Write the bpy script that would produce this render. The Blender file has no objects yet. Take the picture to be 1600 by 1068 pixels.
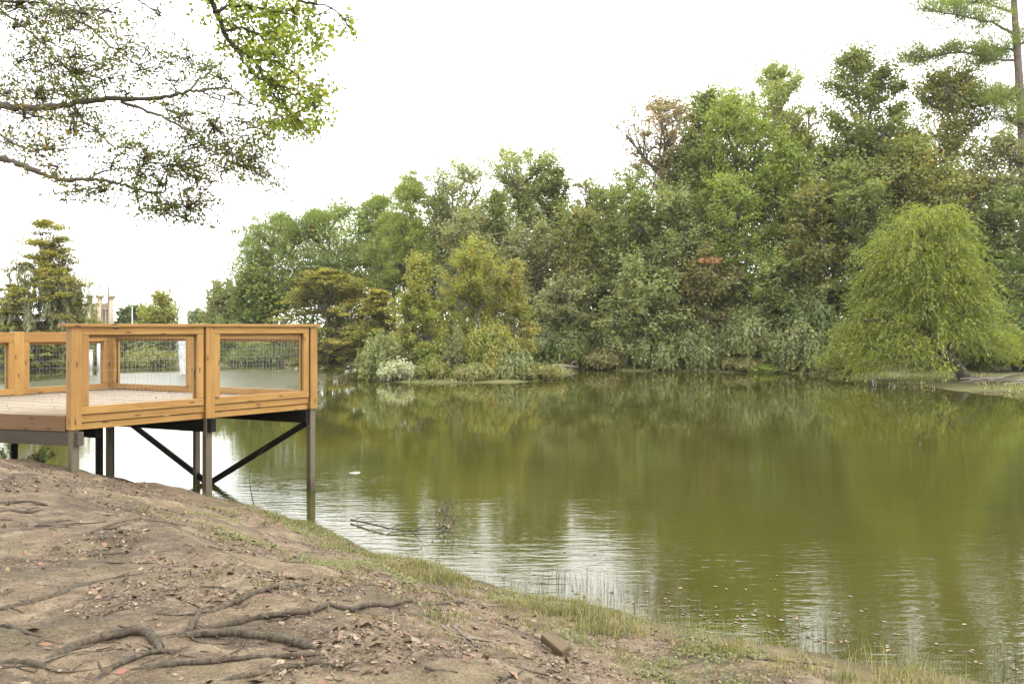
import bpy, math, random
import numpy as np
from mathutils import Matrix, Vector

# ------------------------------------------------------------------ scene
S = bpy.context.scene
COL = S.collection
F, HY, CX, CAMZ = 1386.0, 510.0, 800.0, 2.8      # focal length in photo pixels, horizon row, centre column, eye height

def at(px, py, d):
    return np.array([(px - CX) / F * d, d, CAMZ + (HY - py) / F * d])

# ------------------------------------------------------------------ numpy noise
def _h(ix, iy, iz, seed):
    n = (ix * 374761393 + iy * 668265263 + iz * 2147483647 + seed * 1274126177) & 0xFFFFFFFF
    n = ((n ^ (n >> 13)) * 1274126177) & 0xFFFFFFFF
    n = (n ^ (n >> 16)) & 0xFFFF
    return n / 65535.0

def vnoise(x, y, z=None, seed=0):
    x = np.asarray(x, float); y = np.asarray(y, float)
    z = np.zeros_like(x) if z is None else np.asarray(z, float)
    xi, yi, zi = np.floor(x).astype(np.int64), np.floor(y).astype(np.int64), np.floor(z).astype(np.int64)
    fx, fy, fz = x - xi, y - yi, z - zi
    fx, fy, fz = [f * f * (3 - 2 * f) for f in (fx, fy, fz)]
    r = 0
    for a in (0, 1):
        for b in (0, 1):
            for c in (0, 1):
                w = (fx if a else 1 - fx) * (fy if b else 1 - fy) * (fz if c else 1 - fz)
                r = r + w * _h(xi + a, yi + b, zi + c, seed)
    return r * 2 - 1

def fbm(x, y, z=None, seed=0, octaves=4):
    x = np.asarray(x, float); y = np.asarray(y, float)
    r, amp, f = 0, 1.0, 1.0
    for o in range(octaves):
        r = r + amp * vnoise(x * f, y * f, None if z is None else np.asarray(z) * f, seed + o * 17)
        amp *= .5; f *= 2.03
    return r

def smooth(a, b, x):
    t = np.clip((x - a) / (b - a), 0, 1)
    return t * t * (3 - 2 * t)

# ------------------------------------------------------------------ pond outline and terrain
def pd(px, d): return ((px - CX) / F * d, d)
POND = [(-5.6, 14.95), (-4.0, 13.8), (-2.8, 12.45), (-1.13, 10.45), (.65, 9.0), (1.76, 8.15), (2.5, 7.7), (4.0, 6.95), (6.5, 5.2),
        (10, 1.5), (18, -6), (30, -8), (38, 8), (36, 22), pd(1900, 29), pd(1740, 32), pd(1600, 35.5), pd(1500, 39), pd(1400, 42.5), pd(1330, 46),
        pd(1290, 51), pd(1200, 54), pd(1100, 55), pd(1000, 56), pd(905, 57.5), pd(885, 52), pd(860, 47), pd(800, 45), pd(700, 44.2),
        pd(620, 44.6), pd(572, 46), pd(566, 52), pd(562, 62), pd(520, 70), pd(440, 68), pd(360, 63), pd(280, 61), pd(190, 60), pd(100, 59),
        pd(0, 58), pd(-120, 56), (-44, 48), (-34, 36), (-22, 25), (-13, 17.6), (-8.3, 15.5)]
POND = np.array(POND)

def pond_sd(X, Y):
    """signed distance, positive on land"""
    X = np.asarray(X, float); Y = np.asarray(Y, float)
    best = np.full(X.shape, 1e18); inside = np.zeros(X.shape, bool)
    n = len(POND)
    for i in range(n):
        ax, ay = POND[i]; bx, by = POND[(i + 1) % n]
        ex, ey = bx - ax, by - ay
        t = np.clip(((X - ax) * ex + (Y - ay) * ey) / (ex * ex + ey * ey), 0, 1)
        dd = (X - ax - t * ex) ** 2 + (Y - ay - t * ey) ** 2
        best = np.minimum(best, dd)
        cond = ((ay > Y) != (by > Y)) & (X < (bx - ax) * (Y - ay) / (by - ay + 1e-12) + ax)
        inside ^= cond
    d = np.sqrt(best)
    return np.where(inside, -d, d)

def terrain(X, Y, want_s=False):
    X = np.asarray(X, float); Y = np.asarray(Y, float)
    s = pond_sd(X, Y)
    near = 1 - smooth(22, 30, Y)
    s = s + near * (.16 * fbm(X * .9, Y * .9, seed=3, octaves=3)) + (1 - near) * .7 * fbm(X * .25, Y * .25, seed=4, octaves=3)
    # near bank: a grassy shelf that widens to the right, an eroded lip, then bare ground up to the plateau
    w = np.interp(X, [-6, -2.8, -1.2, .3, .8, 3], [.1, .3, 1.0, 1.9, 2.3, 2.6])
    zs = np.interp(X, [-6, -2.8, -1.2, 1], [.05, .10, .25, .30])
    sl = s + near * .10 * fbm(X * 2.1, Y * 2.1, seed=9, octaves=2)
    lip = np.interp(X, [-4, -2.5, -1, .5], [.03, .05, .10, .14])
    top = 1.18
    reach = np.interp(X, [-5, -3, 0, 4], [3.65, 3.3, 2.7, 3.2])
    t = np.clip((sl - w - .12) / reach, 0, 1)
    rise = 1 - (1 - t) ** np.interp(X, [-4.8, -3.2], [1.02, 1.0])
    zn = zs * np.clip(s / np.maximum(w, .05), 0, 1) ** .8 + lip * smooth(0, .16, sl - w) + (top - zs - lip) * rise
    zn = zn + smooth(.2, 1.5, s) * (.035 * fbm(X * .8, Y * .8, seed=21, octaves=3) + .016 * fbm(X * 3.3, Y * 3.3, seed=22, octaves=3))
    hump = .11 * np.exp(-(((X + 5.25) / .42) ** 2 + ((Y - 13.3) / .4) ** 2))
    zn = zn + hump
    zfar = .10 * smooth(0, .6, s) + .28 * smooth(.6, 5, s) + .5 * smooth(5, 14, s) + 1.2 * smooth(14, 60, s) + .08 * fbm(X * .5, Y * .5, seed=31, octaves=3) * smooth(.5, 3, s)
    mud = smooth(14, 20, X) * (1 - smooth(56, 60, Y))
    zfar = zfar * (1 - mud) + mud * (.06 * smooth(0, .5, s) + .10 * smooth(1, 7, s) + .5 * smooth(8, 16, s))
    z = near * zn + (1 - near) * zfar
    z = np.where(s < 0, np.maximum(s * .45, -1.6) - .015, np.maximum(z, .012))
    return (z, s) if want_s else z

def tz(x, y): return float(terrain(np.array([x]), np.array([y]))[0])

def ground_hit(px, py):
    d = np.arange(2.2, 60, .02)
    X = (px - CX) / F * d; Z = CAMZ + (HY - py) / F * d
    T = np.maximum(terrain(X, d), 0)
    k = np.argmax(Z <= T)
    return np.array([X[k], d[k], T[k]])

# ------------------------------------------------------------------ mesh helpers
def mesh_from(name, V, faces_flat, nper, mat, smooth_=False):
    me = bpy.data.meshes.new(name)
    V = np.ascontiguousarray(V, np.float32).reshape(-1, 3)
    nf = len(faces_flat) // nper
    me.vertices.add(len(V)); me.vertices.foreach_set('co', V.ravel())
    me.loops.add(nf * nper); me.loops.foreach_set('vertex_index', np.ascontiguousarray(faces_flat, np.int32))
    me.polygons.add(nf)
    me.polygons.foreach_set('loop_start', np.arange(0, nf * nper, nper, dtype=np.int32))
    me.polygons.foreach_set('loop_total', np.full(nf, nper, np.int32))
    if smooth_: me.polygons.foreach_set('use_smooth', np.ones(nf, bool))
    me.update(calc_edges=True)
    if mat: me.materials.append(mat)
    return me

class Quads:
    """collects quads (tubes, leaves, boxes) for one mesh"""
    def __init__(self): self.V = []; self.F = []; self.n = 0
    def add(self, V, Fq):
        V = np.asarray(V, float).reshape(-1, 3); self.V.append(V); self.F.append(np.asarray(Fq, np.int64).reshape(-1, 4) + self.n); self.n += len(V)
    def leaves(self, Q):
        Q = np.asarray(Q).reshape(-1, 4, 3)
        if len(Q): self.add(Q.reshape(-1, 3), np.arange(len(Q) * 4))
    def tube(self, P, R, sides=5, cap=True):
        P = np.asarray(P, float); n = len(P); R = np.broadcast_to(np.asarray(R, float), (n,))
        T = np.gradient(P, axis=0); T /= np.linalg.norm(T, axis=1)[:, None] + 1e-9
        ref = np.array([0, 0, 1.]) if abs(T[:, 2]).mean() < .8 else np.array([1., 0, 0])
        A = np.cross(T, ref); A /= np.linalg.norm(A, axis=1)[:, None] + 1e-9
        B = np.cross(T, A)
        a = np.linspace(0, 2 * np.pi, sides, endpoint=False)
        ring = P[:, None] + R[:, None, None] * (np.cos(a)[None, :, None] * A[:, None] + np.sin(a)[None, :, None] * B[:, None])
        i = np.arange(n - 1)[:, None] * sides; j = np.arange(sides)[None]; k = (j + 1) % sides
        Fq = np.stack([i + j, i + k, i + k + sides, i + j + sides], -1).reshape(-1, 4)
        if cap and sides >= 4:
            e = (n - 1) * sides
            if sides == 4: Fq = np.vstack([Fq, [[3, 2, 1, 0]], [[e, e + 1, e + 2, e + 3]]])
            elif sides >= 5:
                m = [[0, x + 2, x + 1, 0] for x in range(0)]
                cv = np.vstack([P[0], P[-1]]); c0 = n * sides
                extra = [[c0, (x + 1) % sides, x, c0] for x in ()]
        self.add(ring.reshape(-1, 3), Fq)
    def build(self, name, mat, parent=None, loc=(0, 0, 0), smooth_=False):
        V = np.vstack(self.V) - np.asarray(loc)
        me = mesh_from(name, V, np.vstack(self.F).ravel(), 4, mat, smooth_)
        return link(name, me, parent, loc)

def link(name, me, parent=None, loc=(0, 0, 0)):
    o = bpy.data.objects.new(name, me); COL.objects.link(o)
    if parent is not None: o.parent = parent
    else: o.location = loc
    return o

def tag(o, label=None, cat=None, group=None, kind=None):
    if label: o['label'] = label
    if cat: o['category'] = cat
    if group: o['group'] = group
    if kind: o['kind'] = kind
    return o

def thing(name, label, cat, loc, group=None):
    o = bpy.data.objects.new(name, None); COL.objects.link(o); o.location = loc
    o.empty_display_size = .2
    return tag(o, label, cat, group)

# ------------------------------------------------------------------ materials
def new_mat(name):
    m = bpy.data.materials.new(name); m.use_nodes = True
    nt = m.node_tree; nt.nodes.clear()
    return m, nt, nt.nodes, nt.links

def out(nt, sh):
    o = nt.nodes.new('ShaderNodeOutputMaterial'); nt.links.new(sh, o.inputs['Surface']); return o

def ramp(nt, fac, stops, interp='LINEAR'):
    r = nt.nodes.new('ShaderNodeValToRGB'); r.color_ramp.interpolation = interp
    el = r.color_ramp.elements
    while len(el) < len(stops): el.new(.5)
    for e, (p, c) in zip(el, stops):
        e.position = p; e.color = (*c, 1) if len(c) == 3 else c
    nt.links.new(fac, r.inputs[0]); return r.outputs[0]

def noise(nt, vec, scale, detail=4, rough=.55, dist=0):
    n = nt.nodes.new('ShaderNodeTexNoise'); n.inputs['Scale'].default_value = scale; n.inputs['Detail'].default_value = detail
    n.inputs['Roughness'].default_value = rough; n.inputs['Distortion'].default_value = dist
    if vec is not None: nt.links.new(vec, n.inputs['Vector'])
    return n.outputs['Fac']

def mapping(nt, vec, scale=(1, 1, 1), rot=(0, 0, 0), loc=(0, 0, 0)):
    m = nt.nodes.new('ShaderNodeMapping'); m.inputs['Scale'].default_value = scale; m.inputs['Rotation'].default_value = rot; m.inputs['Location'].default_value = loc
    nt.links.new(vec, m.inputs['Vector']); return m.outputs[0]

def mix(nt, fac, a, b, mode='MIX'):
    m = nt.nodes.new('ShaderNodeMix'); m.data_type = 'RGBA'; m.blend_type = mode
    for sock, v in ((m.inputs[0], fac), (m.inputs[6], a), (m.inputs[7], b)):
        if isinstance(v, (int, float)): sock.default_value = v
        elif isinstance(v, tuple): sock.default_value = (*v, 1) if len(v) == 3 else v
        else: nt.links.new(v, sock)
    return m.outputs[2]

def math_(nt, op, a, b=None, c=None, clamp=False):
    m = nt.nodes.new('ShaderNodeMath'); m.operation = op; m.use_clamp = clamp
    for i, v in enumerate((a, b, c)):
        if v is None: continue
        if isinstance(v, (int, float)): m.inputs[i].default_value = v
        else: nt.links.new(v, m.inputs[i])
    return m.outputs[0]

def bump(nt, height, strength=.3, distance=.02, normal=None):
    b = nt.nodes.new('ShaderNodeBump'); b.inputs['Strength'].default_value = strength; b.inputs['Distance'].default_value = distance
    nt.links.new(height, b.inputs['Height'])
    if normal is not None: nt.links.new(normal, b.inputs['Normal'])
    return b.outputs[0]

def leaf_mat(name, c1, c2, c3=None, c3_amt=.1, scale=.35, trans=.35, gloss=.05):
    gain = lambda c: (min(.9, c[0] * 1.62), min(.9, c[1] * 1.58), min(.9, c[2] * 1.45)) if c else c
    if name not in ('white_blossom', 'grass_blades', 'dry_grass', 'reed_stems', 'orange_leaves'): c1, c2, c3 = gain(c1), gain(c2), gain(c3)
    """c1, c2 alternate in broad patches through the crown; c3 = a scatter of off-colour leaves"""
    m, nt, N, L = new_mat(name)
    tc = N.new('ShaderNodeTexCoord'); geo = N.new('ShaderNodeNewGeometry')
    f = noise(nt, tc.outputs['Object'], scale, 3, .6)
    base = ramp(nt, f, [(.36, c1), (.64, c2)])
    rnd = geo.outputs['Random Per Island']
    v = math_(nt, 'MULTIPLY_ADD', rnd, .7, .65)
    h = N.new('ShaderNodeHueSaturation'); L.new(base, h.inputs['Color']); L.new(v, h.inputs['Value'])
    L.new(math_(nt, 'MULTIPLY_ADD', rnd, .05, .475), h.inputs['Hue'])
    colr = h.outputs['Color']
    if c3:
        f2 = noise(nt, tc.outputs['Object'], scale * 2.3, 2, .5)
        r2 = N.new('ShaderNodeTexWhiteNoise'); r2.noise_dimensions = '1D'; L.new(rnd, r2.inputs['W'])
        g = math_(nt, 'LESS_THAN', r2.outputs['Value'], math_(nt, 'MULTIPLY', f2, c3_amt * 2))
        colr = mix(nt, g, colr, c3)
    d = N.new('ShaderNodeBsdfDiffuse'); L.new(colr, d.inputs['Color'])
    t = N.new('ShaderNodeBsdfTranslucent')
    L.new(mix(nt, 1.0, colr, (1.1, 1.15, .6), 'MULTIPLY'), t.inputs['Color'])
    a = N.new('ShaderNodeMixShader'); a.inputs[0].default_value = min(.5, trans + .13); L.new(d.outputs[0], a.inputs[1]); L.new(t.outputs[0], a.inputs[2])
    gl = N.new('ShaderNodeBsdfGlossy'); gl.inputs['Roughness'].default_value = .45; gl.inputs['Color'].default_value = (1, 1, 1, 1)
    b = N.new('ShaderNodeMixShader'); b.inputs[0].default_value = gloss; L.new(a.outputs[0], b.inputs[1]); L.new(gl.outputs[0], b.inputs[2])
    out(nt, b.outputs[0]); return m

def bark_mat(name, c1, c2, scale=6, bumpd=.03):
    m, nt, N, L = new_mat(name)
    tc = N.new('ShaderNodeTexCoord')
    v = mapping(nt, tc.outputs['Object'], (1, 1, .25))
    f = noise(nt, v, scale, 6, .65, .4)
    p = N.new('ShaderNodeBsdfPrincipled'); p.inputs['Roughness'].default_value = .9
    L.new(ramp(nt, f, [(.3, c1), (.7, c2)]), p.inputs['Base Color'])
    L.new(bump(nt, f, .6, bumpd), p.inputs['Normal'])
    out(nt, p.outputs[0]); return m

def wood_mat(name, c_light, c_mid, c_dark, knots=True, rough=.6, weather=0.0, wet=False):
    m, nt, N, L = new_mat(name)
    tc = N.new('ShaderNodeTexCoord'); oi = N.new('ShaderNodeObjectInfo')
    add = N.new('ShaderNodeVectorMath'); add.operation = 'ADD'
    sc = N.new('ShaderNodeVectorMath'); sc.operation = 'SCALE'; sc.inputs[0].default_value = (37, 19, 11); L.new(oi.outputs['Random'], sc.inputs['Scale'])
    L.new(tc.outputs['Object'], add.inputs[0]); L.new(sc.outputs[0], add.inputs[1])
    P = add.outputs[0]
    g = noise(nt, mapping(nt, P, (1.1, 22, 22)), 1.6, 5, .6, .5)
    fine = noise(nt, mapping(nt, P, (4, 160, 160)), 1.0, 3, .6)
    colr = ramp(nt, g, [(.25, c_dark), (.5, c_mid), (.75, c_light)])
    colr = mix(nt, .35, colr, ramp(nt, fine, [(.3, c_dark), (.7, c_light)]))
    colr = mix(nt, math_(nt, 'MULTIPLY_ADD', oi.outputs['Random'], .5, 0), colr, c_dark)
    blot = noise(nt, P, 2.3, 3, .5)
    colr = mix(nt, math_(nt, 'MULTIPLY', ramp(nt, blot, [(.45, (0, 0, 0)), (.75, (1, 1, 1))]), .35), colr, c_light)
    if knots:
        vo = N.new('ShaderNodeTexVoronoi'); vo.voronoi_dimensions = '2D'; vo.inputs['Scale'].default_value = 1.0
        sp = N.new('ShaderNodeSeparateXYZ'); L.new(P, sp.inputs[0]); cb = N.new('ShaderNodeCombineXYZ')
        L.new(math_(nt, 'MULTIPLY', sp.outputs['X'], 1.7), cb.inputs['X']); L.new(math_(nt, 'MULTIPLY', math_(nt, 'ADD', sp.outputs['Y'], sp.outputs['Z']), 6.0), cb.inputs['Y'])
        L.new(cb.outputs[0], vo.inputs['Vector'])
        k = ramp(nt, vo.outputs['Distance'], [(.045, (1, 1, 1)), (.085, (0, 0, 0))])
        colr = mix(nt, math_(nt, 'MULTIPLY', k, .85), colr, (.09, .035, .012))
    if weather:
        wn = noise(nt, P, 5, 5, .6)
        colr = mix(nt, math_(nt, 'MULTIPLY', wn, weather), colr, (.16, .14, .12))
    if wet:     # dark waterline stain on standing timber
        gz = N.new('ShaderNodeNewGeometry'); sz = N.new('ShaderNodeSeparateXYZ'); L.new(gz.outputs['Position'], sz.inputs[0])
        mr = N.new('ShaderNodeMapRange'); mr.inputs[1].default_value = .22; mr.inputs[2].default_value = .40; mr.inputs[3].default_value = .75; mr.inputs[4].default_value = 0
        L.new(math_(nt, 'ADD', sz.outputs['Z'], math_(nt, 'MULTIPLY', wn, .3)), mr.inputs[0]); colr = mix(nt, mr.outputs[0], colr, (.05, .035, .018))
    p = N.new('ShaderNodeBsdfPrincipled'); p.inputs['Roughness'].default_value = rough
    L.new(mix(nt, 1.0, colr, (.78, .77, .76), 'MULTIPLY'), p.inputs['Base Color']); L.new(bump(nt, g, .25, .004), p.inputs['Normal'])
    out(nt, p.outputs[0]); return m

def plain_mat(name, c, rough=.6, var=.15, scale=3, metallic=0):
    m, nt, N, L = new_mat(name)
    tc = N.new('ShaderNodeTexCoord'); f = noise(nt, tc.outputs['Object'], scale, 5, .6)
    lo = tuple(x * (1 - var) for x in c); hi = tuple(min(1, x * (1 + var)) for x in c)
    p = N.new('ShaderNodeBsdfPrincipled'); p.inputs['Roughness'].default_value = rough; p.inputs['Metallic'].default_value = metallic
    L.new(ramp(nt, f, [(.3, lo), (.7, hi)]), p.inputs['Base Color']); L.new(bump(nt, f, .2, .01), p.inputs['Normal'])
    out(nt, p.outputs[0]); return m

M = {}
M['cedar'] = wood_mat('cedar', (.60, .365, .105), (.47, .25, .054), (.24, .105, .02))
M['cedar_shaded'] = wood_mat('cedar_shaded', (.32, .18, .08), (.24, .13, .055), (.16, .08, .03))  # cedar with the shade of faces turned from the light put into its colour
M['treated'] = wood_mat('treated', (.23, .19, .11), (.16, .135, .075), (.085, .07, .04), knots=False, rough=.8, weather=.4, wet=True)
M['old_beam'] = wood_mat('old_beam', (.11, .085, .06), (.08, .062, .042), (.045, .035, .025), knots=False, rough=.85, weather=.2)
M['creosote'] = wood_mat('creosote', (.026, .022, .017), (.016, .014, .011), (.008, .007, .006), knots=False, rough=.8)
M['creosote'].node_tree.nodes['Principled BSDF'].inputs['Specular IOR Level'].default_value = .12
M['bark_grey'] = bark_mat('bark_grey', (.07, .055, .042), (.20, .175, .145))
M['bark_dark'] = bark_mat('bark_dark', (.03, .024, .018), (.10, .082, .062))
M['bark_pine'] = bark_mat('bark_pine', (.085, .066, .052), (.20, .16, .13))
M['bark_pale'] = bark_mat('bark_pale', (.16, .13, .10), (.36, .32, .27))
M['root_bark'] = bark_mat('root_bark', (.012, .009, .006), (.125, .094, .058), 34, .02)

G = {   # leaf colours (base albedo)
 'pine': leaf_mat('pine_needles', (.105, .14, .034), (.16, .195, .05), (0.2, 0.16, 0.05), 0.04, 0.35, 0.25, 0.03),
 'pine_lite': leaf_mat('pine_needles_light', (0.125, 0.165, 0.042), (0.19, 0.225, 0.055), (0.26, 0.2, 0.05), 0.07, 0.35, 0.25, 0.03),
 'deep': leaf_mat('deep_leaves', (0.068, 0.092, 0.028), (0.11, 0.135, 0.042), (0.2, 0.15, 0.05), 0.04, 0.3, 0.3, 0.03),
 'mid': leaf_mat('mid_leaves', (0.095, 0.122, 0.036), (0.15, 0.178, 0.055), (0.24, 0.17, 0.06), 0.05, 0.3, 0.35, 0.03),
 'pale': leaf_mat('pale_leaves', (0.16, 0.185, 0.075), (0.22, 0.245, 0.105), (0.26, 0.21, 0.1), 0.05, 0.3, 0.4, 0.03),
 'bright': leaf_mat('bright_leaves', (0.125, 0.165, 0.036), (0.19, 0.225, 0.056), (0.28, 0.23, 0.06), 0.05, 0.3, 0.4, 0.03),
 'olive': leaf_mat('olive_leaves', (0.12, 0.138, 0.042), (0.175, 0.18, 0.062), (0.28, 0.18, 0.06), 0.07, 0.3, 0.35, 0.03),
 'greyg': leaf_mat('grey_green_leaves', (0.135, 0.15, 0.07), (0.195, 0.2, 0.1), (0.24, 0.19, 0.1), 0.07, 0.35, 0.35, 0.03),
 'brown': leaf_mat('brown_green_leaves', (0.12, 0.128, 0.048), (0.175, 0.165, 0.07), (0.25, 0.15, 0.06), 0.09, 0.35, 0.35, 0.03),
 'reddish': leaf_mat('reddish_leaves', (0.135, 0.14, 0.075), (0.225, 0.175, 0.115), (0.26, 0.15, 0.1), 0.12, 0.3, 0.35, 0.03),
 'rust': leaf_mat('rust_leaves', (.165, .18, .048), (.228, .202, .062), (.28, .18, .055), .09, .45, .35, .03),
 'gold': leaf_mat('gold_green_leaves', (0.15, 0.17, 0.036), (0.215, 0.21, 0.052), (0.3, 0.21, 0.05), 0.08, 0.4, 0.4, 0.03),
 'willow': leaf_mat('willow_leaves', (.108, .136, .021), (.155, .172, .030), (0.26, 0.24, 0.05), 0.06, 0.4, 0.4, 0.03),
 'vine': leaf_mat('vine_leaves', (.115, .138, .046), (.185, .205, .082), (0.24, 0.2, 0.09), 0.06, 0.6, 0.3, 0.04),
 'vine_deep': leaf_mat('vine_leaves_deep', (0.08, 0.108, 0.034), (0.13, 0.158, 0.055), (0.2, 0.17, 0.07), 0.05, 0.5, 0.3, 0.03),
 'silver': leaf_mat('silver_leaves', (.15, .17, .075), (.22, .235, .115), (.28, .26, .14), .1, .6, .3, .03),
 'white':     leaf_mat('white_blossom', (.52, .52, .36), (.68, .66, .50), (.33, .36, .20), .3, 1.2, .3),
 'moss':      leaf_mat('spanish_moss_strands', (.16, .17, .09), (.235, .24, .14), None, 0, .6, .3),
 'oak': leaf_mat('oak_leaves', (0.075, 0.1, 0.02), (0.115, 0.13, 0.026), (0.2, 0.14, 0.04), 0.08, 0.9, 0.45, 0.03),
 'gum': leaf_mat('gum_leaves', (0.135, 0.175, 0.026), (0.2, 0.235, 0.042), (0.3, 0.27, 0.05), 0.06, 1.2, 0.5, 0.025),
 'oakbrown': leaf_mat('oak_leaves_turning', (0.085, 0.085, 0.022), (0.13, 0.115, 0.032), (0.22, 0.14, 0.04), 0.1, 0.9, 0.4, 0.03),
 'red':       leaf_mat('orange_leaves', (.36, .17, .075), (.44, .22, .10), None, 0, .6, .3),
 'grass':     leaf_mat('grass_blades', (.11, .128, .032), (.215, .19, .075), (.36, .30, .16), .35, 1.3, .35),
 'straw':     leaf_mat('dry_grass', (.33, .29, .13), (.42, .36, .19), (.20, .22, .07), .3, 1.0, .3),
 'reed':      leaf_mat('reed_stems', (.05, .05, .022), (.11, .095, .045), None, 0, 1.0, .2),
 'weed':      leaf_mat('weed_leaves', (.085, .105, .022), (.125, .135, .035), (.16, .12, .05), .2, 1.2, .3),
 'fargrass':  leaf_mat('bank_grass', (.10, .115, .032), (.155, .155, .052), (.36, .28, .12), .15, .4, .3),
}

def litter_mat():
    m, nt, N, L = new_mat('leaf_litter')
    geo = N.new('ShaderNodeNewGeometry')
    c = ramp(nt, geo.outputs['Random Per Island'], [(0, (.06, .036, .022)), (.25, (.125, .084, .05)), (.45, (.20, .14, .088)), (.65, (.085, .054, .034)), (.86, (.30, .235, .16)), (.98, (.22, .085, .055)), (1, (.28, .24, .11))])
    p = N.new('ShaderNodeBsdfPrincipled'); p.inputs['Roughness'].default_value = .7; L.new(c, p.inputs['Base Color'])
    out(nt, p.outputs[0]); return m
M['litter'] = litter_mat()

def ground_mat():
    m, nt, N, L = new_mat('ground')
    geo = N.new('ShaderNodeNewGeometry'); P = geo.outputs['Position']
    at_ = N.new('ShaderNodeAttribute'); at_.attribute_name = 'shore'
    s = at_.outputs['Fac']
    sx = N.new('ShaderNodeSeparateXYZ'); L.new(P, sx.inputs[0])
    n1 = noise(nt, P, .9, 5, .6); n2 = noise(nt, P, 5, 6, .65); n3 = noise(nt, P, 38, 5, .7); n4 = noise(nt, P, 62, 4, .75)
    st = noise(nt, mapping(nt, P, (1.3, 3.0, 1), (0, 0, .5)), 1.7, 6, .7, .8)
    sand = ramp(nt, n2, [(.3, (.14, .097, .059)), (.5, (.265, .198, .128)), (.68, (.43, .345, .24))])
    soil = ramp(nt, n3, [(.3, (.04, .028, .018)), (.55, (.11, .076, .05)), (.75, (.22, .16, .105))])
    mk = ramp(nt, math_(nt, 'ADD', math_(nt, 'MULTIPLY', n1, .5), math_(nt, 'MULTIPLY', st, .5)), [(.43, (1, 1, 1)), (.52, (0, 0, 0))])
    col = mix(nt, math_(nt, 'MULTIPLY', mk, .9), sand, soil)
    alg = ramp(nt, noise(nt, mapping(nt, P, (1, 1.6, 1), (0, 0, 0), (4, 2, 0)), 1.1, 4, .6), [(.52, (0, 0, 0)), (.66, (1, 1, 1))])
    col = mix(nt, math_(nt, 'MULTIPLY', alg, .45), col, (.20, .18, .085))
    speck = ramp(nt, n4, [(.39, (1, 1, 1)), (.46, (0, 0, 0))])
    col = mix(nt, math_(nt, 'MULTIPLY', speck, .8), col, (.085, .056, .036))
    col = mix(nt, math_(nt, 'MULTIPLY', ramp(nt, n4, [(.55, (0, 0, 0)), (.64, (1, 1, 1))]), .5), col, (.44, .345, .24))
    # shelf: mossy dirt under the grass, dark wet soil at the waterline
    shelf = ramp(nt, math_(nt, 'ADD', s, math_(nt, 'MULTIPLY', n2, .8)), [(.0, (1, 1, 1)), (.62, (1, 1, 1)), (1.0, (0, 0, 0))])
    col = mix(nt, math_(nt, 'MULTIPLY', shelf, .8), col, ramp(nt, n3, [(.3, (.10, .085, .04)), (.7, (.22, .185, .085))]))
    mr = N.new('ShaderNodeMapRange'); mr.inputs[1].default_value = .02; mr.inputs[2].default_value = .25; mr.inputs[3].default_value = 1; mr.inputs[4].default_value = 0; L.new(s, mr.inputs[0])
    col = mix(nt, math_(nt, 'MULTIPLY', mr.outputs[0], .8), col, (.075, .062, .03))
    # far banks: rough grass and bare mud patches
    far = N.new('ShaderNodeMapRange'); far.inputs[1].default_value = 20; far.inputs[2].default_value = 28; L.new(sx.outputs['Y'], far.inputs[0])
    fg = ramp(nt, noise(nt, P, .35, 5, .65), [(.35, (.07, .066, .025)), (.55, (.135, .14, .042)), (.75, (.20, .185, .068))])
    col = mix(nt, far.outputs[0], col, fg)
    p = N.new('ShaderNodeBsdfPrincipled'); p.inputs['Roughness'].default_value = .92; L.new(mix(nt, 1.0, col, (.84, .795, .73), 'MULTIPLY'), p.inputs['Base Color'])
    h = math_(nt, 'ADD', math_(nt, 'MULTIPLY', n2, 1.0), math_(nt, 'ADD', math_(nt, 'MULTIPLY', n3, .45), math_(nt, 'MULTIPLY', n4, .18)))
    L.new(bump(nt, h, 1.0, .07), p.inputs['Normal'])
    out(nt, p.outputs[0]); return m

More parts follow.
